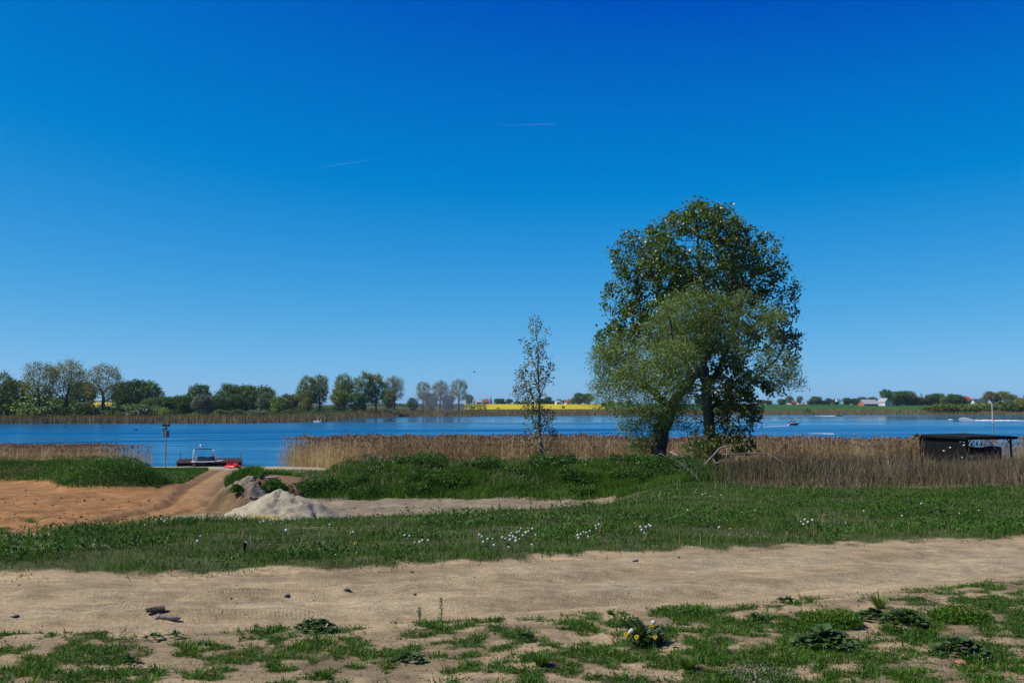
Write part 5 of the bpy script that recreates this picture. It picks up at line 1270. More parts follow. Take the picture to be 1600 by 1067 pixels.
def rider(x, y, z, rz, label):
    p = link(bpy.data.objects.new('person', PERSON)); p.location = (x, y, z); p.rotation_euler = (0, 0, rz); tag(p, label, 'person')
def lake_at(px, py):
    Y = 6.0 / ((py - 632) / FPX) ; q = P(px, py, Y); return q.x, Y
def speed_boat(px, py, L, B, rz, mat, label, seat=M_CUSH):
    x, Y = lake_at(px, py); b = empty('speed_boat', (x, Y, 0), rz); tag(b, label, 'boat')
    hull_part(b, 'hull', L, B, 0.62, mat, (0, 0, -0.1), 0, 0.4, M_WHITE if mat is not M_WHITE else M_CUSH, seat)
    MB().box(-0.35, 0.35, 0.1, 0.6, 0.4, 0.62).box(-0.35, 0.35, 0.6, 0.72, 0.4, 0.95).build('seat', seat, b)
    MB().add([(-.45, -.5, .6), (.45, -.5, .6), (.4, -.3, 1.0), (-.4, -.3, 1.0), (-.45, -.46, .6), (.45, -.46, .6), (.4, -.26, 1.0), (-.4, -.26, 1.0)], [(0,1,2,3),(7,6,5,4),(0,4,5,1),(1,5,6,2),(2,6,7,3),(3,7,4,0)]).build('windscreen', M_GLASS, b)
    MB().box(-0.16, 0.16, L / 2 - 0.1, L / 2 + 0.3, 0.1, 0.85).build('outboard_motor', M_DKMET, b)
    return x, Y
def foam(name, pts, w, label, seed, hgt=0.10):
    """a ragged low ridge of broken water along a line"""
    g = np.random.default_rng(seed); V = []; F = []
    P_ = np.array(pts, float); d = np.linalg.norm(np.diff(P_, axis=0), axis=1); L = d.sum(); n = max(8, int(L / 0.5)); cum = np.r_[0, np.cumsum(d)]
    s = np.linspace(0, L, n); X = np.interp(s, cum, P_[:, 0]); Y = np.interp(s, cum, P_[:, 1])
    t = s / L; ww = w * (0.25 + 0.9 * t) * (1 - t ** 3 * 0.8) * g.uniform(0.5, 1.2, n); hh = hgt * (1 - t) ** 0.7 * g.uniform(0.4, 1.3, n) + 0.02
    tx = np.gradient(X); ty = np.gradient(Y); q = np.hypot(tx, ty); nx, ny = -ty / q, tx / q
    j = g.normal(0, w * 0.1, n)
    for k, (f, z) in enumerate(((-1, 0.006), (-0.4, 0.8), (0.3, 1.0), (1, 0.006))):
        V.append(np.stack([X + nx * (ww * f / 2 + j), Y + ny * (ww * f / 2 + j), np.where(z > 0.1, hh * z, z)], -1))
    V = np.stack(V, 1).reshape(-1, 3); i = np.arange(n - 1)[:, None] * 4
    Q = np.concatenate([i + np.array([[k, k + 1, k + 5, k + 4]]) for k in range(3)])
    o = obj(name, np_mesh(name, V, quads=Q), M_FOAM); tag(o, label, 'wake', kind='stuff')
# red boat running to the right
x, Y = speed_boat(1241, 663.5, 2.9, 1.3, R(82), M_RED, 'small red speed boat with two riders, leaving a white wake on the lake')
rider(x + 0.1, Y, 0.72, R(82), 'person in dark clothes at the front of the small red speed boat'); rider(x - 0.75, Y - 0.1, 0.68, R(82), 'person in dark clothes at the back of the small red speed boat')
a = lake_at(1232, 665.2); b = lake_at(1178, 667.5); foam('wake_foam', [(x - 1.5, Y), a, b], 0.6, 'white foam trail behind the small red speed boat', 1, 0.3)
# white and dark boat throwing spray, running left
x, Y = speed_boat(1490, 657.5, 3.4, 1.5, R(-95), M_WHITE, 'white and dark speed boat throwing a tall plume of spray', M_CUSH)
rider(x + 0.1, Y, 0.72, R(-95), 'person in dark clothes driving the boat that throws spray')
MB_ = MB(); hull_dark = None
a = lake_at(1500, 657.0); b = lake_at(1640, 657.2); foam('wake_foam', [(x + 1.8, Y), a, b], 0.7, 'long white foam trail behind the boat throwing spray', 2, 0.5)
def spray():
    g = np.random.default_rng(77); n = 2600; t = g.uniform(0, 1, n) ** 1.2; L = 6.5
    env = 1.5 * np.sin(np.pi * np.clip(t * 0.9 + 0.12, 0, 1)) ** 0.9 * (1 - 0.45 * t)
    z = env * g.uniform(0, 1, n) ** 0.8; pos = np.stack([x + 1.6 + L * t, Y + g.normal(0, 0.45, n), z], -1)
    V, T = leaves_geo(pos, g.normal(0, 1, (n, 3)) + np.array((0.6, 0, .3)), g.normal(0, 1, (n, 3)), g.uniform(0.08, 0.28, n), g.uniform(0.05, 0.14, n))
    o = obj('spray', np_mesh('spray', V, tris=T, rnd=np.repeat(g.uniform(0, 1, n), 4)), mat_leaf('spray_drops', [(0.75, 0.78, 0.8), (0.85, 0.87, 0.88)], 0.5, 0.5, 0.3, tint=(1, 1, 1))); tag(o, 'plume of white spray behind the white and dark boat', 'spray', kind='stuff')
spray()
# small far boat
x, Y = speed_boat(1312, 649.6, 4.0, 1.6, R(88), M_NAVY, 'distant dark boat with a thin white wake near the far shore')
a = lake_at(1302, 649.8); foam('wake_foam', [(x - 2, Y), a, (a[0] - 9, a[1] + 3)], 1.2, 'short white wake of the distant dark boat', 3, 0.2)
a = lake_at(1263, 676.6); b = lake_at(1303, 677.6); foam('wake_foam', [(b[0], b[1]), ((a[0] + b[0]) / 2, (a[1] + b[1]) / 2 + 1), a], 0.25, 'thin white foam line on the water above the right reeds', 4, 0.05)
# long low swells left over from the boats
def swell(name, pts, hgt, w, label):
    xs = np.linspace(pts[0][0], pts[-1][0], 160); pp = [lake_at(a, b) for a, b in pts]
    X = np.linspace(pp[0][0], pp[-1][0], 200); Y = np.interp(X, [p[0] for p in pp], [p[1] for p in pp]) + 1.0 * (fbm(X * 0.03, X * 0, 2, 331) - 0.5)
    f = np.linspace(-1, 1, 13); A = hgt * (0.55 + 0.9 * fbm(X * 0.02, X * 0 + 4, 3, 332))
    V = np.stack([np.repeat(X[:, None], 13, 1), Y[:, None] + f[None] * w / 2, 0.004 + A[:, None] * (0.5 + 0.5 * np.cos(np.pi * f))[None]], -1).reshape(-1, 3)
    i = np.arange(200 * 13).reshape(200, 13); Q = np.stack([i[:-1, :-1], i[1:, :-1], i[1:, 1:], i[:-1, 1:]], -1).reshape(-1, 4)
    o = obj(name, np_mesh(name, V, quads=Q, smooth=True), WATER); tag(o, label, 'swell', kind='stuff')
swell('swell', [(-40, 678.0), (200, 677.4), (500, 675.0), (760, 673), (1000, 671.0)], 0.22, 4.2, 'farther of two long dark swells crossing the lake from the left edge')
swell('swell', [(-40, 694), (130, 690.6), (330, 687.5), (520, 684.8), (760, 680.5), (1000, 676.0)], 0.17, 2.8, 'nearer of two long dark swells crossing the lake from the left edge')
# water birds
def bird(px, py, size, mat, label, name='swan', necked=True):
    x, Y = lake_at(px, py); b = empty(name, (x, Y, 0), random.uniform(-.5, .5)); tag(b, label, 'bird'); s = size
    m = MB(); V = []
    m.ball((0, 0, 0.16 * s), 0.5 * s, 12, 8, (1.0, 0.5, 0.5)).tube([(-0.35 * s, 0, 0.25 * s), (-0.62 * s, 0, 0.38 * s)], [0.14 * s, 0.02 * s], 8)
    if necked: m.tube([(0.36 * s, 0, 0.2 * s), (0.52 * s, 0, 0.45 * s), (0.47 * s, 0, 0.7 * s), (0.52 * s, 0, 0.85 * s), (0.62 * s, 0, 0.84 * s)], [0.12 * s, 0.07 * s, 0.055 * s, 0.07 * s, 0.06 * s], 8)
    else: m.tube([(0.3 * s, 0, 0.25 * s), (0.42 * s, 0, 0.48 * s), (0.5 * s, 0, 0.52 * s)], [0.15 * s, 0.12 * s, 0.09 * s], 8)
    m.build('body', mat, b, True)
    MB().tube([(0.62 * s, 0, 0.83 * s) if necked else (0.55 * s, 0, 0.5 * s), (0.78 * s, 0, 0.79 * s) if necked else (0.7 * s, 0, 0.47 * s)], [0.045 * s, 0.015 * s], 6).build('beak', mat_plain('beak_' + label[:6], (0.5, 0.18, 0.03), 0.5), b)
bird(493, 660.0, 1.25, M_WHITE, 'left one of two white swans before the far reed tip')
bird(498.5, 660.0, 1.25, M_WHITE, 'right one of two white swans before the far reed tip')
M_FEATH = mat_plain('dark_feathers', (0.025, 0.025, 0.028), 0.7, 0.4, 6.0)
bird(609, 655.2, 1.3, M_FEATH, 'dark water bird below the open rightmost central poplar', 'water_bird', False)
bird(538, 674.2, 0.8, M_FEATH, 'dark water bird beside the farther swell line', 'water_bird', False)
bird(962, 651.5, 1.6, M_FEATH, 'dark water bird near the far reeds left of the willow', 'water_bird', False)
bird(212, 672.0, 0.7, M_FEATH, 'dark water bird left of the sign post', 'water_bird', False)
q = P(741, 581, 260.0); b = empty('flying_bird', q, 0.4); tag(b, 'tiny dark bird flying in the sky above the half-bare poplars', 'bird')
MB().ball((0, 0, 0), 0.16, 8, 6, (2.0, 0.7, 0.7)).build('body', M_FEATH, b, True)
for s in (-1, 1): MB().add([(0.12, 0, 0.02), (-0.14, 0, 0.02), (-0.16, 0.5 * s, 0.12), (0.08, 0.5 * s, 0.14), (0.12, 0, -0.01), (-0.14, 0, -0.01), (-0.16, 0.5 * s, 0.10), (0.08, 0.5 * s, 0.12)], [(0,1,2,3),(7,6,5,4),(0,3,7,4),(1,5,6,2),(2,6,7,3)]).build('wing', M_FEATH, b)

# ------------------------------------------------------------------ houses on the far side
def hmat(name, c): return mat_plain(name, c, 0.8, 0.15, 1.5, bump=0.2, spec=0.2)
W_WHITE, W_CREAM, W_BRICK, W_GREY = hmat('house_white', (0.50, 0.50, 0.48)), hmat('house_cream', (0.55, 0.48, 0.38)), hmat('house_brick', (0.30, 0.11, 0.065)), hmat('house_grey', (0.35, 0.35, 0.35))
R_RED, R_GREY, R_DARK, R_BROWN = hmat('roof_red', (0.42, 0.045, 0.03)), hmat('roof_grey', (0.30, 0.31, 0.33)), hmat('roof_dark', (0.05, 0.055, 0.065)), hmat('roof_brown', (0.20, 0.085, 0.05))
def house(px0, px1, eave, ridge, base, Y, wall, roof, label, depth=8.0, rz=0.0, gable=False, name='house', win=3, storeys=1):
    """gabled house: the eave side (or the gable) faces the lake"""
    pa, pb = P(px0, base, Y), P(px1, base, Y); w = (pb.x - pa.x); z0 = pa.z - 0.5
    he = P(px0, eave, Y).z - z0; hr = P(px0, ridge, Y).z - z0
    h = empty(name, ((pa.x + pb.x) / 2, Y, z0), rz); tag(h, label, name.replace('_', ' '))
    m = MB(); a, d = w / 2, depth
    if gable:
        m.add([(-a,0,0),(a,0,0),(a,d,0),(-a,d,0),(-a,0,he),(a,0,he),(a,d,he),(-a,d,he),(0,0,hr-.05),(0,d,hr-.05)], [(0,1,5,8,4),(2,3,7,9,6),(1,2,6,5),(3,0,4,7),(3,2,1,0)])
        rf = MB().add([(-a-.4,-.4,he-.3),(0,-.4,hr),(0,d+.4,hr),(-a-.4,d+.4,he-.3),(a+.4,-.4,he-.3),(a+.4,d+.4,he-.3),(-a-.4,-.4,he-.5),(0,-.4,hr-.2),(0,d+.4,hr-.2),(-a-.4,d+.4,he-.5),(a+.4,-.4,he-.5),(a+.4,d+.4,he-.5)], [(0,1,2,3),(1,4,5,2),(6,9,8,7),(7,8,11,10),(0,6,7,1),(1,7,10,4),(3,2,8,9),(2,5,11,8),(0,3,9,6),(4,10,11,5)])
    else:
        m.add([(-a,0,0),(a,0,0),(a,d,0),(-a,d,0),(-a,0,he),(a,0,he),(a,d,he),(-a,d,he),(-a,d/2,hr-.05),(a,d/2,hr-.05)], [(0,1,5,4),(1,2,6,9,5),(2,3,7,6),(3,0,4,8,7),(3,2,1,0)])
        rf = MB().add([(-a-.4,-.5,he-.25),(a+.4,-.5,he-.25),(a+.4,d/2,hr),(-a-.4,d/2,hr),(a+.4,d+.5,he-.25),(-a-.4,d+.5,he-.25),(-a-.4,-.5,he-.45),(a+.4,-.5,he-.45),(a+.4,d/2,hr-.2),(-a-.4,d/2,hr-.2),(a+.4,d+.5,he-.45),(-a-.4,d+.5,he-.45)], [(0,1,2,3),(3,2,4,5),(6,9,8,7),(9,11,10,8),(0,6,7,1),(5,4,10,11),(0,3,9,6),(3,5,11,9),(1,7,8,2),(2,8,10,4)])
    m.build('wall', wall, h); r_ = rf.build('roof', roof, h)
    MB().box(-0.35 + a * .4, 0.35 + a * .4, d / 2 - .3, d / 2 + .3, hr - 0.8, hr + 0.7).build('chimney', W_BRICK, r_)
    for s in range(storeys):
        for i in range(win):
            x = -a + w * (i + 0.5) / win; z = 1.2 + s * 2.7
            if z + 1.4 > he: continue
            f = MB().box(x - .65, x + .65, -0.06, 0.0, z, z + 1.4).build('window', M_WHITE, h)
            MB().box(x - .52, x + .52, -0.075, -0.062, z + .12, z + 1.28).build('pane', M_GLASS, f)
    MB().box(-0.5 + a * .15, 0.5 + a * .15, -0.05, 0, 0.3, 2.4).build('door', R_BROWN, h)
house(1350, 1373, 630.5, 624, 637, 735, W_BRICK, R_GREY, 'long red brick barn with grey roof beside the green field', 9, 0.15, name='barn', win=4)
house(1383, 1391, 627.5, 622, 637.5, 735, W_WHITE, R_GREY, 'white gabled house between the brick barn and the dark trees', 9, 0.2, True, win=1, storeys=2)
house(1505, 1519, 624.5, 619.5, 632, 760, W_CREAM, R_RED, 'house with a bright red roof behind the joined green crowns', 9, 0.1)
house(1524, 1541, 627.5, 623, 634, 725, W_WHITE, R_DARK, 'white house with dark roof right of the red roofed house', 8, -0.1, win=4)
house(1549, 1563, 627, 622.5, 634, 735, W_GREY, R_DARK, 'dark roofed house below the brownish tree', 8, 0.1)
house(1571, 1584, 628, 624, 636, 650, W_GREY, R_DARK, 'dark roofed house behind the big willow bush', 8, 0.1)
house(1587, 1603, 626, 622, 634, 735, W_CREAM, R_BROWN, 'brown roofed house at the right picture edge', 8, 0.0)
house(1197, 1206, 629, 626.5, 632.5, 850, W_WHITE, R_GREY, 'leftmost pale house of the skyline right of the big poplar', 8, 0.2)
house(1236, 1246, 629, 626.5, 633, 830, W_CREAM, R_BROWN, 'brown roofed house between the twin airy trees', 8, 0.1)
house(1248, 1262, 631, 629.3, 633, 820, W_WHITE, R_GREY, 'low long pale house right of the twin airy trees', 8, 0.0)
house(1333, 1344, 631, 629, 633, 820, W_GREY, R_GREY, 'low pale roofed house left of the brick barn', 8, 0.0)
house(728, 735, 627, 623.5, 632, 900, W_WHITE, R_GREY, 'white gabled house under the round tree left of the yellow field', 8, 0.2, True, win=1)
house(745, 753, 628, 625, 632, 900, W_CREAM, R_GREY, 'pale house left of the reddish house behind the yellow field', 8, 0.1)
house(755, 764, 628, 623.5, 632, 900, W_CREAM, R_BROWN, 'reddish roofed house beside the pointed conifer', 8, 0.1)
house(870, 876, 628, 625.5, 632, 880, W_WHITE, R_GREY, 'small white house right of the young poplar behind the yellow field', 8, 0.2)
house(885, 893, 628, 624, 632, 880, W_WHITE, R_BROWN, 'white gabled house left of the two big round trees', 8, 0.2, True, win=1)
house(294, 302, 624, 619, 632, 520, W_CREAM, R_RED, 'red roof peeping over the low dark row left of the lone round tree', 8, 0.2)
# white delivery van on the skyline
def van():
    q = P(1309.5, 629.5, 800); v = empty('van', (q.x, 800, far_z(1309, 800)), 0.1); tag(v, 'white box van on the skyline above the green field', 'van')
    z = max(0, P(1309, 627.4, 800).z - v.location.z - 0.6)
    MB().box(-1.6, 1.3, -1, 1, z + 0.45, z + 2.6).build('box_body', M_WHITE, v); MB().add([(1.3,-.95,z+.45),(2.6,-.95,z+.45),(2.6,.95,z+.45),(1.3,.95,z+.45),(1.3,-.95,z+2.1),(1.9,-.95,z+2.1),(1.9,.95,z+2.1),(1.3,.95,z+2.1),(2.6,-.95,z+1.2),(2.6,.95,z+1.2)], [(0,1,8,5,4),(3,7,6,9,2),(1,2,9,8),(8,9,6,5),(4,5,6,7),(0,4,7,3),(3,2,1,0)]).build('cab', M_WHITE, v)
    wm = MB().tube([(0, -1.02, 0), (0, -0.8, 0)], 0.4, 12).mesh('wheel'); wm.materials.append(M_DKMET)
    for x in (-0.9, 1.7):
        for s in (0, 1.82): w = link(bpy.data.objects.new('wheel', wm), v); w.location = (x, s, z + 0.4)
van()
# ------------------------------------------------------------------ fallen dead wood below the willow
def gp(px, py, Y, dz=0.0):
    q = P(px, py, Y); return (q.x, Y, q.z + dz)
def deadwood(name, runs, label, mat=M_DEAD):
    base = Vector(runs[0][0][0]); o = empty(name, base); tag(o, label, 'dead wood')
    for i, (pts, r) in enumerate(runs):
        q = [Vector(p) - base for p in pts]
        # subdivide with small kinks so that the wood is not ruler-straight
        out = [q[0]]; rr = [r[0]]
        for k in range(len(q) - 1):
            for s in (0.33, 0.66, 1.0):
                p = q[k].lerp(q[k + 1], s); j = (q[k + 1] - q[k]).length * 0.04
                out.append(p + Vector((random.uniform(-j, j), random.uniform(-j, j), random.uniform(-j, j)))); rr.append((r[k] + (r[k + 1] - r[k]) * s) * random.uniform(0.45, 0.62))
        rr[0] *= 0.55
        MB().tube(out, rr, 7).build('stem' if i == 0 else 'branch', mat, o, True)
deadwood('fallen_branch', [([gp(1088, 746, 41), gp(1105, 722, 41.5), gp(1122, 702, 42), gp(1140, 696, 42)], [0.05, 0.07, 0.08, 0.06]), ([gp(1112, 714, 41.8), gp(1118, 724, 41.4), gp(1134, 718, 41.2)], [0.05, 0.05, 0.04]), ([gp(1136, 700, 42), gp(1134, 718, 41.8)], [0.05, 0.035]), ([gp(1100, 730, 41.3), gp(1092, 744, 40.8), gp(1082, 752, 40.5)], [0.04, 0.03, 0.02])], 'grey broken dead branches propped against each other right of the willow trunk')
deadwood('fallen_branch', [([gp(1128, 710, 42.5), gp(1165, 707, 43), gp(1205, 709, 43.5), gp(1228, 714, 43.5), gp(1250, 716, 43.5)], [0.055, 0.05, 0.04, 0.03, 0.015]), ([gp(1200, 709, 43.4), gp(1222, 722, 43), gp(1236, 736, 42.8)], [0.03, 0.022, 0.012]), ([gp(1215, 711, 43.5), gp(1232, 705, 43.6)], [0.02, 0.01])], 'long pale dead branch lying above the brown weeds right of the tall poplar')
deadwood('fallen_log', [([gp(1048, 706, 45.5), gp(1058, 712, 45), gp(1068, 720, 44.6)], [0.10, 0.12, 0.07]), ([gp(1040, 712, 45.3), gp(1030, 708, 45.3)], [0.05, 0.03])], 'short splintered grey log lying at the foot of the willow')
deadwood('dead_shrub', [([gp(1100, 770, 36), gp(1092, 748, 36.2), gp(1072, 728, 36.5), gp(1062, 722, 36.6)], [0.02, 0.018, 0.012, 0.006])] + [([gp(1096 - 5 * i, 758 - 5 * i, 36.1), gp(1086 - 6 * i + random.uniform(-10, 10), 735 - 3 * i, 36.3), gp(1078 - 4 * i + random.uniform(-22, 22), 722 - 2 * i + random.uniform(-4, 4), 36.5)], [0.010, 0.008, 0.004]) for i in range(9)], 'bare grey dead shrub at the right end of the berm')
# bare twiggy shrubs among the dry weeds
for i, (px, py, Y, l) in enumerate(((1385, 762, 40, 'bare twiggy shrub in the dry weeds left of the shed front'), (1440, 764, 39, 'bare twiggy shrub in the dry weeds below the shed corner'), (1500, 764, 39, 'bare twiggy shrub in the dry weeds below the carport'), (1570, 760, 41, 'bare twiggy shrub in the dry weeds at the right picture edge'), (1300, 764, 38, 'bare twiggy shrub in the dry weeds, farthest left of the row'))):
    g = random.Random(i); runs = []
    for k in range(14):
        a = g.uniform(-1.0, 1.0); h = g.uniform(0.6, 1.15); b = g.uniform(-.4, .4)
        q = Vector(gp(px, py, Y)); q.z = float(H(q.x, Y)) - 0.05
        runs.append(([q + Vector((g.uniform(-.3, .3), g.uniform(-.3, .3), 0)), q + Vector((a * .5, b * .5, h * .6)), q + Vector((a * 1.1, b, h))], [0.014, 0.009, 0.004]))
    deadwood('twiggy_shrub', runs, l, M_BARK_G)

# ------------------------------------------------------------------ big-leaved plants, dandelions, stones and sticks in front
def road_at(px, py, it=8):
    """point of the ground seen at a pixel"""
    lo, hi = 3.0, 34.0
    for _ in range(40):
        m = (lo + hi) / 2; q = P(px, py, m)
        if q.z > float(H(q.x, m)): lo = m
        else: hi = m
    q = P(px, py, lo); return Vector((q.x, lo, float(H(q.x, lo))))
M_BURD = mat_leaf('burdock_leaf', [(0.045, 0.090, 0.024), (0.068, 0.125, 0.036), (0.10, 0.155, 0.055)], 0.6, 0.25, 0.2)
def burdock_leaf(seed):
    g = random.Random(seed); V = []; F = []; nu, nv = 8, 7
    for i in range(nu):
        u = i / (nu - 1)
        w = 0.5 * math.sin(math.pi * min(1, 0.10 + 0.9 * u ** 0.75)) ** 0.7 * (1 - 0.25 * u) + (0.02 if 0 < i < nu - 1 else 0)
        for j in range(nv):
            v = j / (nv - 1) * 2 - 1
            x = v * w + 0.03 * g.uniform(-1, 1) * abs(v); y = u
            z = 0.22 * math.sin(u * 2.4) - 0.18 * u * u + 0.10 * abs(v) * w * 2 + 0.05 * math.sin(u * 17 + v * 2) * abs(v) + 0.03 * g.uniform(-1, 1)
            V.append((x, y, z))
    for i in range(nu - 1):
        for j in range(nv - 1): F.append((i*nv+j, i*nv+j+1, (i+1)*nv+j+1, (i+1)*nv+j))
    me = np_mesh('leaf', np.array(V), quads=np.array(F), rnd=np.full(len(V), g.random()), smooth=True); me.materials.append(M_BURD); return me
BURD = [burdock_leaf(s) for s in range(5)]
def burdock(px, py, wid, n, label, flat=0.6):
    q = road_at(px, py); o = empty('burdock_plant', q); tag(o, label, 'plant')
    g = random.Random(px)
    n = int(n * 2.2)
    for i in range(n):
        lf = link(bpy.data.objects.new('leaf', BURD[i % 5]), o); a = i * 2.399 + g.uniform(-.4, .4); t = g.uniform(0.0, 1.0); r = wid * 0.30 * t
        lf.location = (math.cos(a) * r * 1.2, math.sin(a) * r, 0.01 + (1 - t) * wid * 0.22 * flat); L = wid * g.uniform(0.12, 0.21)
        lf.scale = (L * g.uniform(.8, 1.1), L, L); lf.rotation_euler = (g.uniform(0.1, 0.75) * (1.25 - t * .9), g.uniform(-.4, .4), a - math.pi / 2)
burdock(492, 985, 0.42, 30, 'rosette of dark ruffled leaves at the near track edge, left of centre')
burdock(275, 996, 0.20, 14, 'small dark rosette below the pale stick on the track')
burdock(240, 1000, 0.22, 14, 'flat spread of dark leaves left of the small dark rosette')
burdock(1290, 1010, 0.62, 44, 'largest clump of dark ruffled leaves, right of the yellow dandelions')
burdock(1230, 942, 0.28, 16, 'grey-green leaf rosette at the near track edge behind the largest clump')
burdock(1180, 968, 0.26, 16, 'small dark rosette between yellow dandelions and the large clump')
burdock(1365, 968, 0.42, 24, 'grey-green leaf clump behind the large clump, beside the spiky tuft')
burdock(1415, 975, 0.50, 28, 'wide leaf clump right of the spiky tuft')
burdock(1500, 1020, 0.50, 34, 'leafy dark clump in the lower right corner')
burdock(820, 1000, 0.26, 18, 'low dark leaf rosette in the centre of the foreground')
burdock(205, 1036, 0.20, 14, 'dark leaf rosette in the lower left foreground')
burdock(640, 1035, 0.34, 18, 'flat dark leaf rosette left of centre near the bottom edge')
# fine-leaved bushy herb clumps
def herb(px, py, wid, hgt, n, label, mat, size=(0.02, 0.05), spiky=False, name='herb_clump'):
    q = road_at(px, py); m = n; a = rng.uniform(0, 6.283, m); r = np.sqrt(rng.uniform(0, 1, m)) * wid / 2
    if spiky:
        d = unit(np.stack([np.cos(a) * 0.6, np.sin(a) * 0.6, rng.uniform(0.4, 1.4, m)], -1)); L = rng.uniform(0.6, 1.1, m) * hgt; s = np.stack([-np.sin(a), np.cos(a), 0 * a], -1)
        b = np.stack([np.cos(a) * r * 0.2, np.sin(a) * r * 0.2, 0 * a], -1); w = rng.uniform(size[0], size[1], m)[:, None]
        mid = b + d * L[:, None] * 0.55; tip = b + d * L[:, None] + np.array((0, 0, -0.25)) * L[:, None] * rng.uniform(0, 1, m)[:, None]
        V = np.stack([b - s * w / 2, b + s * w / 2, mid + s * w * .4, mid - s * w * .4, tip], 1).reshape(-1, 3); i = np.arange(m)[:, None] * 5
        me = np_mesh(name, V, tris=i + np.array([[3, 2, 4]]), quads=i + np.array([[0, 1, 2, 3]]), rnd=np.repeat(rng.uniform(0, 1, m), 5))
    else:
        z = rng.uniform(0, 1, m) * hgt * np.sqrt(np.maximum(1 - (2 * r / wid) ** 2, 0.04))
        pos = np.stack([np.cos(a) * r, np.sin(a) * r * 0.8, z], -1)
        V, T = leaves_geo(pos, rng.normal(0, 1, (m, 3)) + np.array((0, 0, .5)), rng.normal(0, .6, (m, 3)) + np.array((0, 0, 1)), rng.uniform(size[0], size[1], m), rng.uniform(size[0], size[1], m) * 0.4)
        me = np_mesh(name, V, tris=T, rnd=np.repeat(np.clip(0.3 + 0.5 * np.repeat(z[:, None], 1, 1).ravel() / hgt + rng.normal(0, .2, m), 0, 1), 4))
    o = obj(name, me, mat, loc=q); tag(o, label, 'grass tuft' if spiky else 'plant'); return o
herb(1300, 975, 0.55, 0.13, 2600, 'bushy feathery green clump right behind the largest leaf clump', M_GRASS, (0.02, 0.045))
herb(1500, 968, 0.60, 0.14, 2600, 'feathery green clump in the right foreground above the corner clump', M_GRASS, (0.02, 0.045))
herb(1060, 960, 0.5, 0.08, 1500, 'low mat of dark fine leaves right behind the yellow dandelions', M_WEED, (0.02, 0.04))
herb(975, 978, 0.35, 0.10, 700, 'fine leaved clump left beside the yellow dandelions', M_WEED, (0.02, 0.04))
herb(4, 872, 0.75, 0.26, 2600, 'blue-green bushy herb cut by the left picture edge beyond the track', M_BURD, (0.03, 0.07))
herb(1375, 950, 0.36, 0.20, 90, 'spiky upright grass tuft in the right foreground', M_GRASS, (0.006, 0.012), True, 'grass_tuft')
herb(1075, 1045, 0.34, 0.12, 150, 'dense spiky grass tuft near the bottom edge right of centre', M_GRASS, (0.006, 0.011), True, 'grass_tuft')
herb(954, 960, 0.2, 0.07, 80, 'little grass tuft at the track edge left of the yellow dandelions', M_GRASS, (0.005, 0.009), True, 'grass_tuft')
herb(845, 1040, 0.34, 0.14, 140, 'spiky grass tuft in the centre near the bottom edge', M_GRASS, (0.006, 0.011), True, 'grass_tuft')
herb(400, 980, 0.12, 0.05, 50, 'tiny grass tuft on the bare track edge left of the ruffled rosette', M_GRASS, (0.004, 0.008), True, 'grass_tuft')
# thin upright stalks
def stalk(px, py, h, label, leafy=0.0):
    q = road_at(px, py); o = empty('weed_stalk', q); tag(o, label, 'weed')
    MB().tube([(0, 0, 0), (0.01, 0, h * .5), (0.0, 0.01, h)], [0.004, 0.003, 0.0015], 5).build('stem', M_GRASS2, o)
    m = 60; t = rng.uniform(0.15, 1, m); a = rng.uniform(0, 6.28, m)
    V, T = leaves_geo(np.stack([0 * a, 0 * a, t * h], -1), np.stack([np.cos(a), np.sin(a), 0 * a + 0.9], -1), rng.normal(0, 1, (m, 3)) + np.array((0, 0, 1)), rng.uniform(0.015, 0.04, m) * (1 + leafy), rng.uniform(0.005, 0.010, m) * (1 + leafy))
    obj('leaves', np_mesh('leaves', V, tris=T, rnd=np.repeat(rng.uniform(0, 1, m), 4)), M_WEED, o)
stalk(689, 973, 0.22, 'thin upright weed stalk at the near track edge, tallest one'); stalk(655, 970, 0.12, 'short thin weed stalk left of the tallest one')
stalk(781, 803, 0.35, 'left one of two tall leafy weeds before the sand strip', 1.5); stalk(829, 796, 0.55, 'right one of two tall leafy weeds before the sand strip', 1.8)

# dandelions
M_YEL = mat_plain('dandelion_yellow', (0.72, 0.48, 0.01), 0.7, 0.2, 40.0, bump=0.5)
M_CLOCK = mat_plain('dandelion_down', (0.80, 0.78, 0.70), 0.95, 0.15, 60.0, bump=0.6, spec=0.1)
M_STEM = mat_plain('dandelion_stem', (0.10, 0.13, 0.05), 0.6, 0.2, 10.0)
def clock_mesh():
    m = MB(); g = random.Random(3)
    m.ball((0, 0, 0), 0.004, 6, 4)
    for i in range(90):
        z = 1 - 2 * (i + .5) / 90; a = i * 2.39996; r = math.sqrt(max(0, 1 - z * z)); d = Vector((r * math.cos(a), r * math.sin(a), z)); p = d * 0.019
        u = d.orthogonal().normalized() * 0.0048; v = d.cross(u)
        m.add([p + u, p + v * .9 + d * .001, p - u, p - v * .9 + d * .001, p * 0.25], [(0, 1, 4), (1, 2, 4), (2, 3, 4), (3, 0, 4), (0, 1, 2, 3)])
    me = m.mesh('seed_head'); me.materials.append(M_CLOCK); return me
CLOCK = clock_mesh()
def flower_mesh():
    m = MB()
    for ring, (n, r, z) in enumerate(((16, 0.019, 0.002), (13, 0.014, 0.006), (9, 0.008, 0.009))):
        for i in range(n):
            a = 2 * math.pi * i / n + ring; c, s = math.cos(a), math.sin(a); w = 0.0035
            m.add([(0, 0, z * .4), (c * r * .6 - s * w, s * r * .6 + c * w, z), (c * r, s * r, z - .001), (c * r * .6 + s * w, s * r * .6 - c * w, z)], [(0, 1, 2, 3)])
    m.ball((0, 0, -0.003), 0.006, 6, 4)
    me = m.mesh('flower_head'); me.materials.append(M_YEL); return me
FLOWER = flower_mesh()
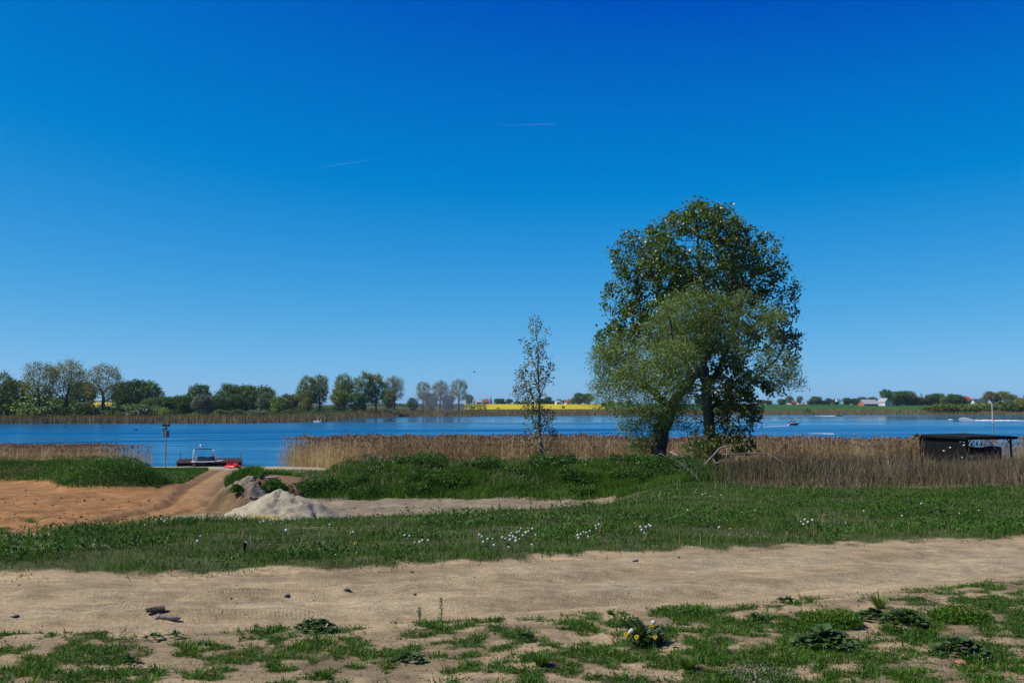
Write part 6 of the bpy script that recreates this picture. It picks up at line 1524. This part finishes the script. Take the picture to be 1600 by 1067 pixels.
STEM = MB().tube([(0, 0, 0), (0.006, 0.002, 0.5), (0, 0, 1.0)], 0.0028, 5).mesh('stem'); STEM.materials.append(M_STEM)
def dandelion(q, h, label, group, big=1.0, head=CLOCK, name='dandelion_clock'):
    o = empty(name, q, random.uniform(0, 6)); tag(o, label, 'dandelion', group)
    s = link(bpy.data.objects.new('stem', STEM), o); s.scale = (1, 1, h)
    c = link(bpy.data.objects.new('seed_head' if head is CLOCK else 'flower_head', head), o); c.location = (0, 0, h + 0.012 * big); c.scale = (big, big, big)
    if head is FLOWER: c.rotation_euler = (random.uniform(-.5, .5) + .2, random.uniform(-.4, .4), 0)
    return o
def cluster(pts, label, group, jit=2.0, big=1.15, h=(0.10, 0.2)):
    for i, (px, py) in enumerate(sorted(pts)):
        lb = label.replace('NTH', ORD[i % 20])
        hh = random.uniform(*h); d = road_at(px, py); k = d.y
        q = road_at(px, py + hh * FPX / k * 0.9); dandelion(q, hh, lb, group, big * random.uniform(.55, 0.95))
cluster([(749, 839), (753, 842), (755, 850), (762, 846), (770, 845), (785, 843), (790, 844), (797, 841), (799, 836), (802, 841), (806, 844), (808, 836), (812, 834), (817, 840), (822, 837), (826, 834), (814, 829), (832, 829), (797, 847), (806, 849), (812, 845), (837, 840), (831, 855), (795, 858), (772, 856), (755, 851)], 'white dandelion clock in the densest cluster beside the track', 'densest cluster of dandelion clocks')
cluster([(903, 840), (908, 838), (912, 836), (916, 835), (922, 833), (904, 844), (919, 842), (931, 824), (936, 824), (932, 830)], 'white dandelion clock in the small cluster right of the densest one', 'second cluster of dandelion clocks')
cluster([(1001, 826), (1003, 832), (1010, 828), (1014, 822), (1017, 825), (1007, 835)], 'white dandelion clock in the third cluster from the left', 'third cluster of dandelion clocks')
cluster([(648, 850), (656, 851), (660, 849), (669, 850), (632, 840), (640, 840)], 'white dandelion clock in the loose cluster left of the densest one', 'loose left cluster of dandelion clocks')
cluster([(1252, 818), (1258, 816), (1263, 820), (1270, 817), (1256, 823)], 'white dandelion clock in the rightmost cluster of the meadow', 'rightmost cluster of dandelion clocks')
cluster([(252, 819), (256, 821), (258, 818), (226, 825), (313, 841), (308, 850), (384, 851), (446, 832), (447, 834), (406, 821), (412, 820), (515, 824), (548, 836), (552, 834)], 'NTH single white dandelion clock from the left among those scattered in the left meadow', 'scattered dandelion clocks, left half')
cluster([(1098, 774), (1103, 773), (1110, 776), (1124, 828), (1127, 776), (1350, 800), (1440, 790), (1500, 805), (1530, 800), (1410, 808), (1180, 800), (1075, 800)], 'NTH single white dandelion clock from the left among those scattered in the right meadow', 'scattered dandelion clocks, right half')
q0 = road_at(1006, 1004)
dp = empty('dandelion_plant', q0); tag(dp, 'dandelion plant with yellow flowers and white clocks at the near track edge', 'dandelion')
M_DLEAF = mat_leaf('dandelion_leaf', [(0.03, 0.06, 0.014), (0.05, 0.09, 0.02), (0.075, 0.115, 0.03)], 0.45, 0.25, 0.4)
def toothed_leaf():
    V = []; F = []; n = 13
    for i in range(n):
        u = i / (n - 1); w = 0.11 * (0.35 + u) * (1 - u ** 6) * (1.25 if i % 2 else 0.55)
        z = 0.45 * u - 0.42 * u * u
        V += [(-w, u, z + .03), (0, u + (0.02 if i % 2 else 0), z), (w, u, z + .03)]
    for i in range(n - 1):
        F += [(i*3, i*3+1, i*3+4, i*3+3), (i*3+1, i*3+2, i*3+5, i*3+4)]
    me = np_mesh('leaf', np.array(V), quads=np.array(F), rnd=np.full(len(V), .6)); me.materials.append(M_DLEAF); return me
TL = toothed_leaf()
for i in range(64):
    lf = link(bpy.data.objects.new('leaf', TL), dp); a = i * 2.399; r = random.uniform(0, 0.12); L = random.uniform(0.10, 0.2)
    lf.location = (math.cos(a) * r * 1.2, math.sin(a) * r, random.uniform(0, 0.05)); lf.scale = (L * 1.1, L, L); lf.rotation_euler = (random.uniform(0.0, 1.0), random.uniform(-.3, .3), a)
for (px, py, hd) in ((979, 991, FLOWER), (995, 995, FLOWER), (1019, 978, FLOWER), (1024, 995, FLOWER), (1012, 1006, FLOWER), (985, 987, CLOCK), (1021, 972, CLOCK), (987, 985, CLOCK)):
    Y = q0.y - 0.12 + random.uniform(-.06, .03); p = P(px, py, Y); h = max(0.05, p.z - q0.z)
    b = Vector((p.x - q0.x, Y - q0.y, 0))
    s = link(bpy.data.objects.new('stem', STEM), dp); s.location = b; s.scale = (1, 1, h)
    c = link(bpy.data.objects.new('flower_head' if hd is FLOWER else 'seed_head', hd), dp); c.location = b + Vector((0, 0, h)); c.scale = ((1.3,) if hd is FLOWER else (0.95,)) * 3; c.rotation_euler = (0.95, 0.1, 0) if hd is FLOWER else (0, 0, 0)
# single yellow dandelions
for (px, py, l) in ((548, 851, 'yellow dandelion in the meadow, left one of a pair'), (555, 854, 'yellow dandelion in the meadow, right one of a pair'), (736, 807, 'yellow dandelion near the sand strip'), (827, 824, 'yellow dandelion above the densest clock cluster'), (992, 819, 'yellow dandelion left of the third clock cluster'), (1141, 829, 'yellow dandelion in the right part of the meadow')):
    q = road_at(px, py + 5); dandelion(q, 0.07, l, None, 1.5, FLOWER, 'yellow_dandelion')
def spots(name, n, dens, y0, y1, h, size, mat, label, x0=None, x1=None):
    p = scatter(n, y0, y1, 0.8, dens, x0=x0, x1=x1); m = len(p)
    if m == 0: return
    pos = p + rng.uniform(h[0], h[1], m)[:, None] * np.array((0, 0, 1.))
    V = []; off = np.array([(1, 0, 0), (0, 1, 0), (-1, 0, 0), (0, -1, 0), (0, 0, .7), (0, 0, -.7)]); s = rng.uniform(size[0], size[1], m)
    V = (pos[:, None, :] + off[None] * s[:, None, None]).reshape(-1, 3); i = np.arange(m)[:, None] * 6
    T = np.concatenate([i + np.array([t]) for t in ((0, 1, 4), (1, 2, 4), (2, 3, 4), (3, 0, 4), (1, 0, 5), (2, 1, 5), (3, 2, 5), (0, 3, 5))])
    o = obj(name, np_mesh(name, V, tris=T), mat); tag(o, label, 'flowers', kind='stuff')
spots('white_flowers', 2600, lambda x, y: (grassy(x, y) > 0.5) * (y > road_far(x)) * sst(0.5, 0.65, fbm(x * .5, y * .5, 2, 401)), 12, 34, (0.04, 0.13), (0.006, 0.012), M_CLOCK, 'tiny white flowers sprinkled through the meadow grass')
spots('white_flowers', 1500, lambda x, y: (grassy(x, y) > 0.5) * (y < road_near(x)) * sst(0.1, 0.35, x / y) * sst(0.45, 0.6, fbm(x, y, 2, 402)), 6, 9, (0.03, 0.06), (0.003, 0.006), M_CLOCK, 'tiny white flowers in the lower right foreground grass')
spots('yellow_flowers', 1600, lambda x, y: (np.hypot((x + 21.5) / 2.2, (y - 47.0) / 2.0) < 1) * 0.1, 43, 51, (0.15, 0.3), (0.02, 0.04), M_YEL, 'yellow flowers on the low left bank', -25, -18)
spots('yellow_flowers', 1200, lambda x, y: (np.hypot((x + 7.6) / 0.45, (y - 31.0) / 0.25) < 1) * 0.6, 30, 32, (0.1, 0.25), (0.02, 0.035), M_YEL, 'yellow flowers before the foot of the pale sand heap', -8.4, -6.8)
spots('white_flowers', 1500, lambda x, y: (berm_f(x, y) > 0.3) * 0.25 * sst(0.5, .62, fbm(x * .6, y * .6, 2, 403)), 40, 44, (0.2, 0.45), (0.014, 0.024), M_CLOCK, 'small white flowers on the long green berm', -8, 7)

# stones, sticks, rubble
M_STONE = mat_plain('field_stone', (0.21, 0.195, 0.165), 0.85, 0.35, 12.0, bump=0.6, spec=0.2)
M_STONE_D = mat_plain('dark_stone', (0.105, 0.088, 0.068), 0.8, 0.35, 12.0, bump=0.6, spec=0.2)
M_STONE_P = mat_plain('pale_stone', (0.27, 0.25, 0.21), 0.9, 0.25, 12.0, bump=0.6, spec=0.2)
M_LOG = mat_plain('split_wood', (0.30, 0.21, 0.13), 0.85, 0.4, 8.0, bump=0.6, spec=0.15, stretch=(1, 6, 6))
def stone(px, py, r, mat, label, sq=(1.3, 1, .55), name='stone'):
    r = r * 0.72
    q = road_at(px, py); o = MB().ball((0, 0, r * sq[2] * .5), r, 9, 6, sq, 0.17).build(name, mat, None, True, q, (0, 0, random.uniform(0, 6))); tag(o, label, 'stone')
for a in ((542, 922, 0.045, M_STONE_D, 'dark grey stone lying in the middle of the track', (1.2, .9, .5)), (22, 962, 0.05, M_STONE_P, 'pale flat stone on the track near the left edge', (1.4, 1, .35)), (30, 914, 0.03, M_STONE_D, 'small dark stone at the far left of the track', (1.6, 1, .3)), (448, 930, 0.05, M_STONE, 'flat crumbly stone on the track left of the dark grey stone', (1.3, .9, .35)), (488, 938, 0.035, M_STONE_P, 'small pale flat stone just left of the dark grey stone', (1.4, 1, .3)),
          (643, 894, 0.03, M_STONE_D, 'small dark stone near the far track edge left of centre', (1.3, 1, .6)), (648, 929, 0.025, M_STONE_D, 'small dark stone below the centre of the track', (1.3, 1, .6)), (992, 876, 0.05, M_STONE, 'grey stone on the far side of the track right of centre', (1.8, 1, .4)), (361, 935, 0.018, M_STONE_D, 'tiny dark stone on the track right of the split log', (1.2, 1, .7)), (1060, 871, 0.03, M_STONE_D, 'small dark stone at the far track edge right of the grey stone', (1.4, 1, .6)),
          (1502, 1037, 0.06, mat_plain('red_brick', (0.28, 0.14, 0.07), 0.9, 0.3, 8.0), 'brownish brick lump in the lower right corner clump', (1.3, .9, .5)), (362, 801, 0.12, M_STONE_P, 'pale block lying at the foot of the brown mound', (1.4, .8, .5)), (425, 744, 0.2, M_STONE, 'flat pale slab on top of the brown mound edge', (1.5, .9, .25))):
    if a[1] < 810 and a[0] < 430:
        Y = 33.0 if a[1] > 760 else 40.8; q = P(a[0], a[1], Y); z = float(H(q.x, Y)); o = MB().ball((0, 0, 0.02), a[2], 10, 7, a[5], 0.10).build('stone', a[3], None, True, (q.x, Y, z + (0.1 if Y > 40 else 0.02))); tag(o, a[4], 'stone')
    else: stone(*a)
q = road_at(243, 956)
lg = empty('split_log', q, R(24)); tag(lg, 'short split piece of firewood lying on the track at the left', 'wood')
MB().tube([(-0.085, 0, 0.034), (-0.03, 0.004, 0.036), (0.03, 0, 0.040), (0.085, 0.003, 0.040)], [0.020, 0.025, 0.026, 0.022], 7).build('wood', M_LOG, lg)
MB().tube([(-0.088, -0.004, 0.024), (0.0, -0.006, 0.026), (0.082, -0.003, 0.028)], [0.022, 0.028, 0.024], 6).build('bark', M_BARK, lg)
q = road_at(262, 968); st = empty('pale_stick', q, R(-5)); tag(st, 'pale bleached stick lying right below the split log on the track', 'stick')
MB().tube([(-0.1, 0, 0.06), (-0.085, 0, 0.03), (-0.03, 0.01, 0.022), (0.04, 0, 0.02), (0.12, 0.01, 0.012)], [0.008, 0.02, 0.022, 0.02, 0.01], 8).build('wood', M_DEAD, st, True)
MB().tube([(-0.085, 0, 0.03), (-0.12, -0.03, 0.01)], [0.015, 0.006], 6).build('branch_stub', M_DEAD, st, True)
q = road_at(382, 862); o = MB().tube([(0, 0, -0.05), (0, 0, 0.10), (0.003, 0, 0.13)], [0.022, 0.022, 0.018], 8).build('short_post', M_BLACK, loc=q); tag(o, 'short black post stub in the meadow grass left of centre', 'post')
# pebbles and clods: too many to count
def pebbles(name, n, dens, y0, y1, size, mat, label, x0=None, x1=None, zoff=0.0):
    p = scatter(n, y0, y1, 0.7, dens, x0=x0, x1=x1); m = len(p); p[:, 2] += zoff
    off = np.array([(1, 0, 0), (0, 1, 0), (-1, 0, 0), (0, -1, 0), (0, 0, .7), (0, 0, -.4)]); s = size[0] + (size[1] - size[0]) * rng.uniform(0, 1, m) ** 3
    o_ = off[None] * rng.uniform(0.6, 1.3, (m, 6, 1)); a = rng.uniform(0, 6.28, m); c, sn = np.cos(a)[:, None], np.sin(a)[:, None]
    ro = np.stack([o_[..., 0] * c - o_[..., 1] * sn, o_[..., 0] * sn + o_[..., 1] * c, o_[..., 2]], -1)
    V = (p[:, None, :] + ro * s[:, None, None]).reshape(-1, 3); i = np.arange(m)[:, None] * 6
    T = np.concatenate([i + np.array([t]) for t in ((0, 1, 4), (1, 2, 4), (2, 3, 4), (3, 0, 4), (1, 0, 5), (2, 1, 5), (3, 2, 5), (0, 3, 5))])
    o = obj(name, np_mesh(name, V, tris=T), mat); tag(o, label, 'pebbles', kind='stuff')
pebbles('pebbles', 2600, lambda x, y: roadmask(x, y) * (0.25 + sst(0.5, 0.65, fbm(x * .7, y * 1.2, 2, 411))), 7.5, 18, (0.003, 0.014), M_STONE_D, 'dark pebbles and clods strewn over the sandy track')
pebbles('pebbles', 2600, lambda x, y: roadmask(x, y) * 0.6, 7.5, 18, (0.004, 0.016), M_STONE_P, 'pale pebbles strewn over the sandy track')
pebbles('clods', 4200, lambda x, y: (y > crest(x) + 2) * (wright(x, y) < .5) * (grassy(x, y) < 0.3) * (0.1 + sst(0.52, 0.62, fbm(x * .5, y * 1.2, 2, 412))), 20, 44, (0.02, 0.09), mat_plain('earth_clod', (0.19, 0.115, 0.06), 0.95, 0.3, 8.0), 'brown earth clods lying about the sand yard', -24, 5)
pebbles('gravel', 1500, lambda x, y: (np.hypot((x - 1.86) / 0.26, (y - 7.55) / 0.30) < 1) * 0.8, 7.1, 8.0, (0.006, 0.016), M_STONE, 'patch of grey gravel in the grass near the bottom edge', 1.5, 2.3, 0.01)
pebbles('rubble', 500, lambda x, y: (np.hypot((x + 8.65) / 0.5, (y - 34.75) / 0.3) < 1) * 0.9, 34, 35.6, (0.03, 0.09), M_STONE, 'grey rubble spilling down the brown earth mound', -9.4, -8.0, 0.5)

# ------------------------------------------------------------------ air over the lake
def haze():
    m = bpy.data.materials.new('haze_air'); m.use_nodes = True; t = m.node_tree; t.nodes.remove(t.nodes['Principled BSDF'])
    v = t.nodes.new('ShaderNodeVolumePrincipled'); v.inputs['Color'].default_value = (0.62, 0.80, 1.0, 1); v.inputs['Density'].default_value = 0.00006; v.inputs['Anisotropy'].default_value = 0.2
    t.links.new(v.outputs[0], t.nodes['Material Output'].inputs['Volume'])
    o = MB().box(-4200, 4200, -450, 4300, -5.0, 34.0).build('haze', m); tag(o, kind='stuff')
haze()
def smoke():
    m = bpy.data.materials.new('thin_smoke'); m.use_nodes = True; t = m.node_tree; t.nodes.remove(t.nodes['Principled BSDF'])
    v = t.nodes.new('ShaderNodeVolumePrincipled'); v.inputs['Color'].default_value = (0.75, 0.85, 0.95, 1); v.inputs['Density'].default_value = 0.011
    t.links.new(v.outputs[0], t.nodes['Material Output'].inputs['Volume'])
    c = P(690, 626, 545); V = MB().ball((0, 0, 0), 1.0, 20, 12, (19, 9, 8.5), 0.10).build('smoke', m, None, True, c); tag(V, 'thin bluish smoke drifting over the half-bare poplars', 'smoke', kind='stuff')
smoke()
# ------------------------------------------------------------------ contrails, smoke
def contrail(p0, p1, Y, w, label):
    a, b = P(p0[0], p0[1], Y), P(p1[0], p1[1], Y * 1.02); n = 24; pts = []; rad = []
    m, t, bs = nodes('vapour_' + str(int(p0[0])))
    at = N(t, 'ShaderNodeAttribute', attribute_name='rnd'); bs.inputs['Base Color'].default_value = (0.9, 0.92, 0.95, 1); setin(bs, Roughness=1.0)
    nz = setin(N(t, 'ShaderNodeTexNoise'), Scale=0.004, Detail=3.0); tcx = N(t, 'ShaderNodeTexCoord'); t.links.new(tcx.outputs['Object'], nz.inputs['Vector'])
    mu = N(t, 'ShaderNodeMath', operation='MULTIPLY'); t.links.new(at.outputs['Fac'], mu.inputs[0]); t.links.new(nz.outputs[0], mu.inputs[1]); t.links.new(mu.outputs[0], bs.inputs['Alpha'])
    V = []; F = []; rn = []
    for i in range(n):
        u = i / (n - 1); c = a.lerp(b, u) - a; r = w * (0.5 + 0.7 * u)
        for k in range(6): V.append((c.x, c.y + r * math.cos(k * 1.047), c.z + r * math.sin(k * 1.047))); rn.append(0.2 * (1 - u) ** 1.2 * min(1, 0.2 + u * 8))
    for i in range(n - 1):
        for k in range(6): F.append((i*6+k, i*6+(k+1) % 6, (i+1)*6+(k+1) % 6, (i+1)*6+k))
    o = obj('contrail', np_mesh('contrail', np.array(V), quads=np.array(F), rnd=np.array(rn), smooth=True), m, loc=a); tag(o, label, 'contrail')
contrail((499, 262.5), (600, 246), 20000, 12.0, 'slanting short contrail in the left half of the sky')
contrail((868, 194), (765, 196), 20000, 8.0, 'level faint contrail high above the middle of the lake')
